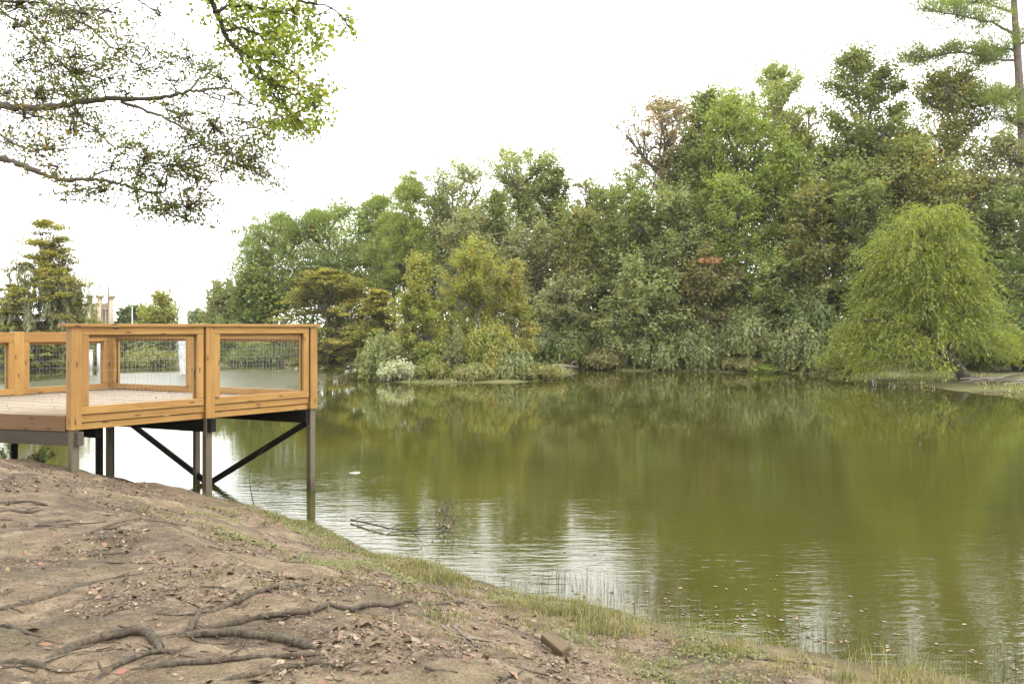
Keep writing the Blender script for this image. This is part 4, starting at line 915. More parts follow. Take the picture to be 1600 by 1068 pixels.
# floor: boards parallel to the shore side edge, cut to the deck outline
def clip_line(poly, p, dirv):
    ts = []
    for i in range(len(poly)):
        a, b = poly[i], poly[(i + 1) % len(poly)]
        e = b - a; den = dirv[0] * e[1] - dirv[1] * e[0]
        if abs(den) < 1e-9: continue
        w = a - p
        t = (w[0] * e[1] - w[1] * e[0]) / den; s = (w[0] * dirv[1] - w[1] * dirv[0]) / den
        if 0 <= s <= 1: ts.append(t)
    return (min(ts), max(ts)) if len(ts) >= 2 else None
OUT = np.array([A2, E2, C2, P2, Q2, R2])
dirb = (C2 - E2) / np.linalg.norm(C2 - E2); nb = np.array([-dirb[1], dirb[0]])
if nb @ (A2 - E2) < 0: nb = -nb
M['deck_board'] = wood_mat('deck_board', (.47, .39, .285), (.39, .315, .225), (.30, .225, .15), knots=False, rough=.85, weather=.25)
fq = Quads()
k = 0
while True:
    o0 = .012 + k * .142; k += 1
    p = E2 + nb * (o0 + .068)
    cl_ = clip_line(OUT, p, dirb)
    if cl_ is None: break
    c0 = clip_line(OUT, E2 + nb * o0 + 1e-6, dirb) or cl_; c1 = clip_line(OUT, E2 + nb * (o0 + .137), dirb) or cl_
    jj = .0015 * ((k * 37) % 5)
    pts = []
    for cc, oo in ((c0, o0), (c1, o0 + .137)):
        for t_ in cc: pts.append(E2 + nb * oo + dirb * t_)
    v = [(*pts[0], DZ - jj), (*pts[1], DZ - jj), (*pts[3], DZ - jj), (*pts[2], DZ - jj)]
    vb = [(x, y, z - .036) for x, y, z in v]
    fq.add(v + vb, [[0, 1, 2, 3], [7, 6, 5, 4], [0, 4, 5, 1], [1, 5, 6, 2], [2, 6, 7, 3], [3, 7, 4, 0]])
    if k > 60: break
me = mesh_from('deck_floor', np.vstack(fq.V) - np.array(DL), np.vstack(fq.F).ravel(), 4, M['deck_board']); link('deck_floor', me, deck_root)

uAE = (E2 - A2) / np.linalg.norm(E2 - A2); nOut = np.array([uAE[1], -uAE[0]])          # outward, toward the camera
CAPT = CAMZ + .034
# posts of the front railing
for p, zb_ in ((A2, DZ - .165), (B2, DZ - .168), (E2, DZ - .168)):
    upright('post', p + nOut * .012, uAE, zb_, CAPT - .040, .120, .120, M['cedar'])
# cap rail over the front railing
board('rail_cap', A2 - uAE * .14, E2 + uAE * .10, CAPT - .038, CAPT, -.10, .08, M['cedar'], bev=.006)
# fascias outside the floor edge
for pa, pb in ((A2, B2), (B2, E2)):
    a_, b_ = pa + uAE * .068, pb - uAE * .068
    board('fascia', a_, b_, DZ - .088, DZ - .008, -.034, .006, M['cedar'])
    board('fascia', a_, b_, DZ - .172, DZ - .098, -.014, .026, M['cedar'])
rail_panel(A2, B2, CAMZ - .094, CAMZ - .0042, -1, stile_gap=(0, .025))
rail_panel(B2, E2, CAMZ - .094, CAMZ - .0042, -1, stile_gap=(0, .02))
# left front edge: fascia and beam under it
uAR = (R2 - A2) / np.linalg.norm(R2 - A2)
board('fascia', A2 + uAR * .075, R2, DZ - .185, DZ - .006, .0, .040, M['cedar_shaded'])
board('beam', A2 - uAR * .09, R2, DZ - .345, DZ - .190, -.06, .03, M['old_beam'])
# end railing E -> C and back railing C -> P -> Q, a little lower and without a cap
EM = E2 + (C2 - E2) * .545
uEC = (C2 - E2) / np.linalg.norm(C2 - E2); uCP = (Q2 - C2) / np.linalg.norm(Q2 - C2)
for p, u_ in ((EM, uEC), (C2, uCP), (P2, uCP), (Q2, uCP)):
    upright('post', p, u_, DZ - .165, CAMZ - .075, .14, .12, M['cedar'])
for a_, b_, s_ in ((E2, EM, 1), (EM, C2, 1), (C2, P2, 1), (P2, Q2, 1)):
    rail_panel(a_, b_, CAMZ - (.185 if b_ is not P2 and b_ is not Q2 else .235), CAMZ - .085, s_, stile_gap=(.0, .0))
board('fascia', E2 + uEC * .07, C2, DZ - .175, DZ - .003, -.04, .0, M['cedar_shaded'])
board('fascia', C2, Q2, DZ - .175, DZ - .003, -.04, .0, M['cedar_shaded'])
# beams under the floor
def shift(p, q_, k): return np.array(p) + (np.array(q_) - np.array(p)) * k
board('beam', shift(B2, B2 + dirb, 0) - dirb * .10, B2 + dirb * 3.6, DZ - .345, DZ - .176, -.05, .04, M['creosote'])
board('beam', E2 - dirb * .02, C2, DZ - .36, DZ - .178, .05, .14, M['creosote'])
board('beam', shift(A2, C2, .0) + uAE * .5 + dirb * .3, A2 + dirb * 3.6 + uAE * .5, DZ - .32, DZ - .176, -.05, .04, M['creosote'])
# piles
def pile(px, d, mat, w=.125, x=None, y=None, ztop=DZ - .17):
    X = (px - CX) / F * d if x is None else x; Y = d if y is None else y
    upright('pile', (X, Y), uAE, -.6, ztop, w, w, mat)
pile(0, 0, M['treated'], .092, *A2 + nOut * .0, ); pile(0, 0, M['treated'], .088, *B2); pile(0, 0, M['treated'], .088, *E2)
pile(155, 11.9, M['creosote'], .075, ztop=DZ - .18); pile(171, 13.0, M['treated'], .07, ztop=DZ - .18)
pile(307, 13.35, M['treated'], .078, ztop=DZ - .18); pile(22, 11.5, M['creosote'], .07, ztop=DZ - .19); pile(120, 14.35, M['creosote'], .1, x=C2[0], y=C2[1] - .02)
# diagonal braces
def brace(p, q_, w=.085, th=.038):
    p = Vector(p); q_ = Vector(q_); dv = q_ - p
    me = box_local(dv.length, th, w, .004); me.materials.append(M['creosote'])
    o = bpy.data.objects.new('brace', me); COL.objects.link(o); o.parent = deck_root
    x = dv.normalized(); yv = Vector((-x.y, x.x, 0)).normalized(); zv = x.cross(yv)
    R = Matrix((x, yv, zv)).transposed().to_4x4()
    o.matrix_local = Matrix.Translation(-DL) @ Matrix.Translation((p + q_) / 2) @ R
def b_at(px, py, d): return tuple(at(px, py, d))
brace(b_at(484, 657, 12.70), b_at(318, 760, 13.22))
brace(b_at(196, 655, 14.05), b_at(332, 760, 13.20))

deck_root.scale = (DS, DS, DS); deck_root.location = (-5.954, 12.042, .90)     # root scaled about the camera; rails 1.2 m high, floor 1.6 m above the water

# crumbs of dry leaf on the deck floor and rails
rng = np.random.default_rng(4)
n = 380; tA = rng.random(n); tB = rng.random(n) ** 1.0
base2 = (E2 + (C2 - E2) * rng.random(n)[:, None]); p = base2 + (A2 - E2) * tA[:, None] * .95
bb = rng.random(n) < .35; p[bb] = (E2 + (C2 - E2) * rng.random(n)[:, None])[bb] + nb * rng.uniform(.1, .25, n)[bb][:, None]
P = np.column_stack([p * DS, np.full(n, CAMZ - (CAMZ - DZ) * DS + .008)])
q = Quads(); D_ = rand_dirs(rng, n) * [1, 1, .25]
q.leaves(leaf_quads(rng, P, D_, rand_dirs(rng, n) * .4 + [0, 0, 1], rng.uniform(.02, .06, n), rng.uniform(.012, .035, n)))
tag(q.build('deck_leaf_crumbs', M['litter']), 'dry leaf crumbs scattered over the deck floor', 'leaves', kind='stuff')

# ------------------------------------------------------------------ overhanging oak and sweetgum boughs
ZS = 2.855
OAKP = [  # (points in enlarged pixels, start radius m, end radius m, depth start, depth end)
 ([(-260, 500), (-120, 480), (0, 470), (100, 480), (230, 478), (330, 460), (450, 445), (560, 440), (700, 440), (780, 425), (850, 405), (910, 405), (1000, 385), (1060, 410), (1110, 455)], .052, .006, 8.6, 9.2),
 ([(850, 405), (880, 360), (950, 310), (1000, 265), (1030, 235)], .014, .006, 9.1, 9.4),
 ([(905, 408), (960, 440), (1040, 465), (1180, 470), (1230, 500)], .010, .004, 9.1, 8.8),
 ([(930, 430), (1010, 510), (1080, 550), (1140, 570)], .005, .003, 9.1, 8.9),
 ([(540, 455), (640, 490), (740, 525), (830, 575), (880, 630), (960, 685), (1040, 730)], .020, .005, 8.9, 8.3),
 ([(740, 525), (840, 545), (940, 560), (1010, 600)], .008, .003, 8.6, 8.7),
 ([(-200, 620), (-80, 670), (0, 705), (90, 735), (170, 770), (250, 800), (400, 800), (500, 810), (570, 830), (660, 858), (720, 858), (780, 820)], .040, .006, 8.2, 8.5),
 ([(400, 795), (460, 760), (560, 750), (700, 758), (800, 760)], .012, .004, 8.4, 8.7),
 ([(660, 858), (740, 900), (800, 950), (830, 990)], .008, .003, 8.5, 8.4),
 ([(-100, 540), (0, 600), (60, 640), (110, 660), (240, 718)], .016, .004, 8.2, 8.0),
 ([(0, 600), (80, 680), (180, 720)], .009, .003, 8.2, 8.0),
 ([(370, 545), (440, 590), (500, 650), (580, 705), (640, 750)], .012, .004, 8.6, 8.2),
 ([(330, 460), (350, 500), (370, 545)], .014, .012, 8.8, 8.6),
 ([(-60, 20), (30, 65), (120, 130), (190, 190), (270, 280), (290, 350)], .017, .005, 9.2, 9.0),
 ([(120, -30), (250, 40), (380, 105), (430, 150), (480, 200), (550, 240), (610, 290), (660, 315)], .018, .005, 9.4, 9.0),
 ([(540, -40), (610, 0), (680, 40), (740, 70), (810, 110)], .014, .004, 9.4, 9.2),
 ([(250, 10), (350, 30), (440, 48), (540, 10), (600, -30)], .010, .006, 9.3, 9.5),
 ([(-40, 10), (80, 5), (180, 10), (250, 50)], .020, .007, 9.0, 9.2),
 ([(0, 760), (60, 800), (140, 860), (240, 912)], .005, .002, 8.2, 8.2),
]
OAKC = [ # leaf clusters: px, py, rx, ry, leaves, turning colour?   (photo pixels)
 (30, 12, 60, 28, 420, 0), (95, 18, 55, 28, 620, 0), (130, 20, 30, 25, 260, 0), (20, 45, 45, 30, 200, 0), (70, 60, 50, 26, 140, 0), (110, 50, 45, 25, 180, 0),
 (122, 112, 40, 24, 520, 0), (75, 105, 40, 30, 330, 0), (25, 100, 40, 40, 260, 0), (60, 140, 70, 30, 420, 0), (10, 145, 30, 25, 220, 0), (120, 150, 40, 20, 220, 0), (118, 178, 32, 22, 330, 0),
 (40, 185, 60, 30, 330, 1), (15, 220, 40, 26, 190, 1), (75, 225, 55, 28, 260, 1), (110, 205, 45, 25, 190, 0), (165, 90, 50, 25, 130, 0), (185, 75, 60, 25, 110, 0), (170, 120, 50, 25, 130, 0),
 (230, 78, 45, 22, 120, 0), (290, 85, 28, 14, 190, 0), (318, 100, 22, 16, 130, 0), (265, 125, 40, 22, 150, 0), (220, 110, 50, 25, 120, 0), (255, 105, 45, 22, 110, 0), (250, 25, 30, 22, 120, 0), (170, 18, 45, 18, 150, 0), (210, 55, 50, 20, 90, 0),
 (258, 165, 22, 18, 110, 0), (295, 175, 30, 20, 150, 0), (335, 200, 34, 22, 330, 0), (300, 205, 36, 20, 240, 0), (356, 235, 34, 16, 330, 1), (300, 232, 40, 20, 240, 0), (232, 240, 28, 18, 260, 0), (205, 225, 30, 18, 110, 0),
 (265, 255, 40, 18, 200, 0), (298, 262, 26, 18, 260, 1), (310, 280, 26, 12, 200, 1), (250, 285, 40, 22, 240, 0), (215, 275, 32, 16, 130, 0), (175, 255, 36, 16, 130, 0), (160, 300, 40, 14, 200, 0), (120, 300, 34, 14, 110, 0), (90, 262, 36, 12, 120, 1),
 (300, 315, 34, 16, 330, 1), (262, 320, 34, 14, 220, 0), (250, 335, 26, 14, 180, 0), (295, 345, 30, 14, 120, 0), (210, 300, 24, 14, 90, 0), (345, 270, 30, 18, 160, 0), (385, 225, 26, 18, 190, 0), (405, 245, 26, 18, 190, 0), (425, 275, 24, 18, 170, 0), (437, 292, 12, 8, 60, 0),
 (420, 215, 30, 18, 120, 0), (330, 140, 40, 16, 70, 0), (390, 160, 30, 14, 70, 0), (370, 255, 36, 14, 150, 0), (120, 80, 60, 22, 160, 0), (200, 145, 60, 14, 90, 0), (400, 115, 40, 24, 130, 0), (385, 190, 34, 18, 150, 0), (430, 205, 34, 14, 130, 1), (470, 205, 28, 12, 110, 1), (352, 150, 34, 20, 110, 0), (500, 195, 16, 10, 40, 0), (345, 120, 30, 18, 100, 0), (440, 165, 30, 20, 90, 0), (40, 255, 40, 14, 70, 1), (150, 205, 40, 20, 120, 0), (200, 190, 30, 16, 50, 0),
]
GUMP = [
 ([(880, -160), (920, -60), (940, 0), (980, 90), (1020, 190), (1060, 215), (1140, 270), (1180, 350), (1200, 380), (1240, 450)], .020, .004, 7.6, 8.0),
 ([(1000, 140), (1080, 120), (1180, 170), (1230, 240), (1270, 300)], .009, .003, 7.7, 8.0),
 ([(1060, 215), (1090, 290), (1150, 350), (1240, 380), (1360, 410)], .009, .003, 7.8, 7.6),
 ([(960, 50), (1050, 20), (1150, 30), (1260, 60), (1380, 90)], .010, .003, 7.6, 7.9),
 ([(940, 0), (1080, -40), (1240, -30), (1360, 10), (1470, 20), (1560, 120)], .012, .003, 7.6, 7.6),
 ([(1140, 270), (1230, 270), (1320, 330), (1420, 420), (1460, 480)], .007, .003, 7.9, 7.8),
 ([(1200, 380), (1230, 450), (1290, 510), (1380, 560)], .006, .003, 8.0, 8.0),
]
GUMC = [(345, 20, 30, 22, 60), (365, 40, 34, 28, 150), (390, 15, 36, 24, 190), (425, 22, 40, 26, 200), (460, 14, 36, 20, 150), (490, 8, 26, 14, 80), (365, 68, 26, 14, 90), (400, 52, 36, 24, 200), (440, 50, 36, 22, 180), (480, 48, 26, 22, 110), (500, 58, 16, 20, 50),
        (535, 40, 18, 14, 40), (545, 28, 10, 14, 20), (515, 20, 14, 12, 20), (420, 82, 34, 18, 170), (455, 78, 32, 18, 130), (490, 75, 20, 18, 60), (410, 108, 28, 16, 130), (440, 105, 24, 18, 140), (428, 128, 26, 18, 160), (470, 122, 28, 18, 110), (495, 130, 20, 18, 70), (500, 160, 18, 18, 60),
        (470, 150, 30, 18, 150), (440, 155, 24, 18, 130), (455, 178, 30, 18, 160), (490, 172, 22, 14, 70), (430, 190, 20, 14, 70), (470, 198, 26, 12, 90), (495, 200, 12, 10, 24)]

def bough(root, paths, clusters, leafmats, L, Wd, seed, twig_r=.0035, dlim=(7.6, 9.5), bark='bark_grey', mode='oak'):
    rng = np.random.default_rng(seed); base = np.array(root.location)
    anchors = []
    for pts, r0, r1, d0, d1 in paths:
        n = len(pts); B = np.array([at(x / ZS, y / ZS, d0 + (d1 - d0) * i / (n - 1)) for i, (x, y) in enumerate(pts)])
        u = np.linspace(0, n - 1, n * 5)
        B = np.stack([np.interp(u, np.arange(n), B[:, j]) for j in range(3)], -1)
        ker = np.array([1, 2, 3, 2, 1]) / 9.
        Bs = B.copy()
        for j in range(3): Bs[2:-2, j] = np.convolve(B[:, j], ker, 'valid')
        Bs[1:-1] += rng.normal(0, .006, Bs[1:-1].shape)
        t = Quads(); t.tube(Bs, (1.45 if bark == 'bark_dark' else .84) * np.linspace(r0, r1, len(Bs)) * (1 + .1 * rng.normal(size=len(Bs))), 7)
        t.build('branch', M[bark], root, base, True)
        anchors.append(Bs)
    AP = np.vstack(anchors)
    tw = Quads(); ql = [Quads(), Quads()]
    APx = CX + AP[:, 0] / AP[:, 1] * F; APy = HY - (AP[:, 2] - CAMZ) / AP[:, 1] * F
    for c in clusters:
        px, py, rx, ry, nl = c[:5]; tc = c[5] if len(c) > 5 else 0
        k = np.argsort((APx - px) ** 2 + (APy - py) ** 2)[:8]
        src = AP[k[0]]; dd = np.clip(src[1] + rng.normal(0, .35), *dlim)
        ctr = at(px, py, dd)
        mid_ = (src + ctr) / 2 + rng.normal(0, .06, 3)
        tw.tube(np.array([src, mid_, ctr]), [twig_r * 1.6, twig_r * 1.3, twig_r], 4)
        nt_ = max(3, nl // 8)
        for _ in range(nt_):
            g = rng.normal(size=3); g /= max(1, np.linalg.norm(g) / 1.5)
            e = ctr + g * [rx / F * dd * .95, .35, ry / F * dd * .95]
            st = ctr + (src - ctr) * rng.random() * .6
            m1 = (st + e) / 2 + rng.normal(0, .04, 3)
            tw.tube(np.array([st, m1, e]), [twig_r * 1.0, twig_r * .75, twig_r * .4], 3, False)
            m = int(rng.uniform(.6, 1.5) * nl / nt_) + 1
            f = rng.random(m)[:, None]
            p = (1 - f) ** 2 * st + 2 * f * (1 - f) * m1 + f ** 2 * e if False else m1 + (e - m1) * (f ** .6) + rng.normal(0, .035, (m, 3))
            dirr = (e - st) / (np.linalg.norm(e - st) + 1e-6)
            U = rand_dirs(rng, m) + dirr * .8 + [0, 0, -.25]; Nn = rand_dirs(rng, m) + [0, 0, .8]
            w = 1 if rng.random() < (.75 if tc else .12) else 0
            ql[w].leaves(leaf_quads(rng, p, U, Nn, L * rng.uniform(.65, 1.35, m), Wd * rng.uniform(.65, 1.35, m)))
    tw.build('twigs', M['bark_dark'], root, base)
    for qq, lm in zip(ql, leafmats):
        if qq.n: qq.build('foliage', G[lm], root, base)

oak_b = np.array([-8.6, 7.2, tz(-8.6, 7.2) - .1])
oak = thing('oak_tree', 'oak whose small leaved boughs reach in across the top left sky', 'tree', oak_b)
q = Quads(); u = np.linspace(0, 1, 12)[:, None]
q.tube(oak_b + u * np.array([.2, .9, 9.5]) + np.stack([.15 * np.sin(u[:, 0] * 5), 0 * u[:, 0], 0 * u[:, 0]], -1), .36 * (1 - .75 * u[:, 0]) * (1 + .6 * np.exp(-u[:, 0] * 16)), 12)
for tgt, h in (((-260, 500, 8.6), 5.0), ((-200, 620, 8.2), 4.2), ((-60, 20, 9.2), 6.6), ((-40, 10, 9.0), 6.4), ((-100, 540, 8.2), 4.6), ((120, -30, 9.4), 7.0), ((540, -40, 9.4), 8.0)):
    s0 = oak_b + np.array([.2, .9, 9.5]) * (h / 9.6); e = at(tgt[0] / ZS, tgt[1] / ZS, tgt[2]); uu = np.linspace(0, 1, 7)[:, None]
    q.tube(s0 + (e - s0) * uu + [0, 0, .25] * np.sin(uu * 3.14), np.linspace(.10, .05 if h < 5.5 else .02, 7), 7)
q.build('trunk', M['bark_grey'], oak, oak_b, True)
bough(oak, OAKP, OAKC, ('oak', 'oakbrown'), .047, .019, 17, twig_r=.0045)
gum_b = np.array([-5.2, 1.2, tz(-5.2, 1.2) - .1])
gum = thing('gum_tree', 'tree with larger fresh green leaves hanging from the top edge right of the oak', 'tree', gum_b)
q = Quads(); u = np.linspace(0, 1, 10)[:, None]
q.tube(gum_b + u * np.array([.3, .5, 9.0]), .26 * (1 - .75 * u[:, 0]), 10)
e = at(880 / ZS, -160 / ZS, 7.6); s0 = gum_b + np.array([.2, .35, 6.0]); uu = np.linspace(0, 1, 9)[:, None]
q.tube(s0 + (e - s0) * uu + [0, 0, .7] * np.sin(uu * 3.14), np.linspace(.08, .02, 9), 7)
q.build('trunk', M['bark_dark'], gum, gum_b, True)
bough(gum, GUMP, GUMC, ('gum', 'gum'), .047, .036, 23, dlim=(7.8, 8.9), bark='bark_dark')
# unseen crowns of both trees shade the bank; oak clumps added leftward block sky light
rng = np.random.default_rng(66)
for root, base, ctrs in ((oak, oak_b, [(-8, 6, 10.5), (-6, 5, 11), (-10, 8, 9.5), (-5.5, 8.5, 9.5), (-8.5, 3.5, 10), (-11, 5, 8), (-10, 2, 7.5), (-8, 0, 8.5), (-12, 8, 7), (-11.5, 2.5, 5.5), (-9.5, -1, 6), (-13, 6, 5), (-7, -2.5, 7.5), (-10.5, 4, 6.5), (-9, 1, 9.5)]), (gum, gum_b, [(-4.5, 1.5, 9.5), (-2.5, 3, 9.6), (-1.0, 1.2, 9.5), (-5, -1, 9.5), (-2, -1, 10)])):
    q = Quads(); t = Quads()
    for c in ctrs:
        cc = np.array(c) + rng.normal(0, 1, (16, 3)) * [1.3, 1.3, .7]
        q.leaves(clump_leaves(rng, cc, np.array([.5, .5, .32]), 110, .13, .09))
        s0 = base + [0.2, .5, 7.5]
        t.tube(np.array([s0, (s0 + c) / 2 + [0, 0, .3], c]), [.09, .06, .03], 6)
        for e in cc: t.tube(np.array([c, (np.array(c) + e) / 2 + rng.normal(0, .1, 3), e]), [.03, .02, .008], 4)
    q.build('foliage', G['oak'], root, base); t.build('branch', M['bark_grey'], root, base, True)

# ------------------------------------------------------------------ foreground: roots, twigs, litter, grass
def ground_path(pts, lift, n=8):
    G3 = np.array([ground_hit(x, y) for x, y in pts])
    k = len(pts); u = np.linspace(0, k - 1, (k - 1) * n + 1)
    # Catmull-like smoothing
    P = np.stack([np.interp(u, np.arange(k), G3[:, j]) for j in range(3)], -1)
    ker = np.array([1, 2, 3, 4, 3, 2, 1]) / 16.
    Ps = P.copy(); pad = np.vstack([np.repeat(P[:1], 3, 0), P, np.repeat(P[-1:], 3, 0)])
    for j in range(2): Ps[:, j] = np.convolve(pad[:, j], ker, 'valid')
    Ps[:, 2] = terrain(Ps[:, 0], Ps[:, 1])
    return Ps, u / (k - 1)

RG = 'exposed tree roots on the bank'
ROOTS = [ # label, photo pixels, start radius, end radius, lift (share of radius)
 ('arched root with a hooked bend to the left of the longest root', [(60, 1035), (120, 1010), (165, 1000), (212, 990), (232, 994), (246, 1005), (252, 1028)], .034, .036, .75),
 ('thick root lying right of the hooked one and ending in a tapered tip', [(248, 1000), (300, 995), (360, 992), (420, 998), (470, 1008), (515, 1018)], .030, .034, .7),
 ('long straight thin root below the thick tapered root', [(195, 1046), (260, 1042), (340, 1035), (420, 1027), (500, 1024), (545, 1020)], .022, .016, .7),
 ('longest root that runs from the dirt toward the grassy lip', [(300, 980), (350, 975), (400, 970), (450, 963), (500, 958), (550, 955), (600, 950), (660, 944), (720, 944), (770, 950)], .031, .020, .9),
 ('forked root stub standing at the start of the longest root', [(290, 990), (303, 978), (311, 962), (309, 950)], .026, .016, .9),
 ('thin root slanting up from the forked stub', [(314, 962), (350, 950), (390, 935), (430, 922), (480, 914), (530, 912)], .027, .014, .85),
 ('curving root at the bottom edge that runs up to join the hooked root', [(140, 1072), (170, 1050), (200, 1035), (235, 1022), (262, 1018), (310, 1013)], .026, .014, .7),
 ('root at the bottom edge that splits toward the right', [(320, 1070), (370, 1062), (420, 1050), (470, 1040), (500, 1036), (560, 1048)], .026, .014, .55),
 ('dark root entering from the left edge above the hooked root', [(-10, 975), (20, 982), (50, 993), (95, 1000)], .022, .008, .6),
 ('broad earth covered root ridge on the left slope', [(-10, 955), (40, 945), (90, 930), (130, 915), (165, 905), (185, 903)], .050, .020, .15),
 ('low dark root on the upper left slope near the deck', [(-10, 788), (30, 786), (60, 787), (78, 790)], .035, .018, .5),
 ('half buried root below the low dark one on the upper slope', [(-10, 800), (25, 798), (50, 800), (80, 795)], .03, .014, .25),
 ('half buried root in the middle of the bare slope', [(130, 840), (160, 825), (190, 815), (215, 813), (240, 818)], .04, .014, .2),
 ('grey root ending near the bottom left corner', [(-10, 1038), (30, 1037), (60, 1042), (75, 1046)], .028, .018, .6),
 ('thin root running across the brown soil above the longest root', [(490, 925), (530, 922), (580, 915), (640, 917), (690, 920)], .012, .006, .5),
]
for k, (lb, pts, r0, r1, lift) in enumerate(ROOTS):
    P, u = ground_path(pts, lift); r0, r1 = r0 * .74, r1 * .74
    rng = np.random.default_rng(100 + k)
    r = (r0 + (r1 - r0) * u) * (1 + .10 * np.interp(np.arange(len(u)), np.arange(0, len(u), 3), rng.normal(size=len(np.arange(0, len(u), 3)))))
    r[-3:] *= [.9, .7, .35]
    sag = np.minimum(u, 1 - u) * 4; sag = np.clip(sag, 0, 1)
    r = r * (.45 + .55 * np.clip(np.minimum(u * 12, (1 - u) * 6), 0, 1))
    P[:, 2] += r * (lift * 1.7 * sag - .5) - .006 * (1 - sag)
    P = np.stack([np.interp(np.linspace(0, len(P) - 1, len(P) * 3), np.arange(len(P)), P[:, j]) for j in range(3)], -1); r = np.interp(np.linspace(0, len(r) - 1, len(r) * 3), np.arange(len(r)), r)
    q = Quads(); q.tube(P, r, 14)
    Vr = q.V[0]; ctr = np.repeat(P, 14, 0); nz_ = fbm(Vr[:, 0] * 16, Vr[:, 1] * 16, Vr[:, 2] * 16, seed=k, octaves=3)
    q.V[0] = ctr + (Vr - ctr) * (1 + .20 * nz_)[:, None] * [1, 1, .85]
    for _ in range(5):      # thin side rootlets
        j = rng.integers(len(P) // 6, len(P) - 6); a_ = rng.uniform(0, 6.28); ln = rng.uniform(.1, .4); uu = np.linspace(0, 1, 7)
        rx_ = P[j, 0] + np.cos(a_ + uu * rng.normal(0, .6)) * ln * uu; ry_ = P[j, 1] + np.sin(a_ + uu * rng.normal(0, .6)) * ln * uu
        q.tube(np.stack([rx_, ry_, terrain(rx_, ry_) + .002], -1), r[j] * .28 * (1 - .7 * uu) + .001, 6)
    o = q.build('tree_root', M['root_bark'], None, P[len(P) // 2], True)
    tag(o, lb, 'root', RG)
TWIGS = [
 ('thin dark twig lying on the bare sandy slope', [(140, 880), (190, 879), (250, 882), (285, 887)], .006, 'bark_dark'),
 ('pale bent twig pointing at the wood block', [(685, 975), (700, 988), (725, 1000), (745, 1012)], .008, 'bark_grey'),
 ('thicker grey stick beside the pale bent twig', [(705, 976), (720, 990), (735, 1003), (752, 1016)], .012, 'bark_grey'),
 ('short brown twig near the bottom right of the dirt', [(660, 1045), (690, 1050), (720, 1053)], .009, 'bark_dark'),
 ('long dark stick lying on the muddy shelf at the right', [(1155, 1026), (1200, 1032), (1260, 1036), (1310, 1044)], .012, 'bark_dark'),
 ('short stick standing off the soil below the bare lip', [(615, 890), (622, 900), (628, 910)], .010, 'bark_dark'),
 ('straight twig low on the left slope', [(30, 822), (90, 822), (150, 818), (170, 816)], .007, 'bark_dark'),
 ('bent twig beside the grassy lip over the water', [(655, 910), (680, 915), (710, 928)], .010, 'bark_grey'),
 ('curved twig at the bottom of the picture under the long stick', [(775, 1070), (800, 1060), (835, 1050)], .008, 'bark_dark'),
 ('dark stick on the soil left of the wood block', [(600, 870), (630, 879), (645, 885)], .010, 'bark_dark'),
]
for k, (lb, pts, r, mt) in enumerate(TWIGS):
    P, u = ground_path(pts, 1, 4); P[:, 2] += r * .6
    P[1:-1] += np.random.default_rng(k).normal(0, r * .5, P[1:-1].shape)
    q = Quads(); q.tube(P, r * (1 - .6 * u), 6)
    tag(q.build('fallen_twig', M[mt], None, P[0], True), lb, 'twig', 'fallen twigs on the bank')

# wedge shaped block of cut wood at the grassy lip
g = ground_hit(868, 1020)
import bmesh
bm = bmesh.new(); bmesh.ops.create_cube(bm, size=1); bmesh.ops.scale(bm, vec=(.20, .085, .06), verts=bm.verts)
for v in bm.verts:
    if v.co.x > 0: v.co.z *= .75
bmesh.ops.bevel(bm, geom=bm.edges[:], offset=.006, segments=2, affect='EDGES')
me = bpy.data.meshes.new('wood_block'); bm.to_mesh(me); bm.free(); me.materials.append(wood_mat('block_wood', (.22, .165, .095), (.165, .12, .065), (.09, .062, .033), knots=False, rough=.8))
o = link('wood_block', me, None, (g[0], g[1], g[2] + .06)); o.rotation_euler = (math.radians(14), math.radians(16), math.radians(-48))
tag(o, 'short block of cut timber resting tilted on the grassy lip', 'wood block')

# dead branch half sunk in the water by the bank
def W0(px, py): d = CAMZ * F / (py - HY); return np.array([(px - CX) / F * d, d, 0.])
root = thing('sunken_branch', 'dead twiggy branch half sunk in the shallow water right of the corner post', 'branch', W0(650, 825))
q = Quads(); rng = np.random.default_rng(2)
def rise(pts, r):
    P = np.array([W0(x, y) + [0, 0, z] for x, y, z in pts]); q.tube(P, np.linspace(r, r * .4, len(P)), 6)
rise([(548, 815, .03), (575, 822, .05), (605, 830, .05), (640, 832, .02), (690, 830, .04)], .014)
rise([(605, 830, .03), (636, 822, .06), (660, 815, .09), (680, 811, .10)], .008)
rise([(690, 830, .03), (697, 824, .16), (702, 820, .34), (706, 822, .44)], .008)
rise([(648, 832, .02), (660, 835, .12), (668, 838, .2)], .006)
rise([(560, 825, .0), (556, 815, .05), (575, 812, .06), (590, 816, .02)], .008)
for _ in range(26):
    a = W0(700 + rng.normal(0, 7), 828 + rng.normal(0, 4)); a[2] = rng.uniform(.0, .3); q.tube(np.array([a, a + rng.normal(0, .06, 3), a + rng.normal(0, .10, 3) + [0, 0, .08]]), [.004, .003, .002], 4)
q.build('stem', M['bark_dark'], root, np.array(root.location), True)
q = Quads(); n = 90
P = np.array([W0(700, 828)] * n) + rng.normal(0, 1, (n, 3)) * [.10, .1, .12] + [0, 0, .16]; P[:, 2] = np.maximum(P[:, 2], .01)
q.leaves(leaf_quads(rng, P, rand_dirs(rng, n), rand_dirs(rng, n), rng.uniform(.03, .06, n), rng.uniform(.02, .035, n)))
q.build('dead_leaves', M['litter'], root, np.array(root.location))
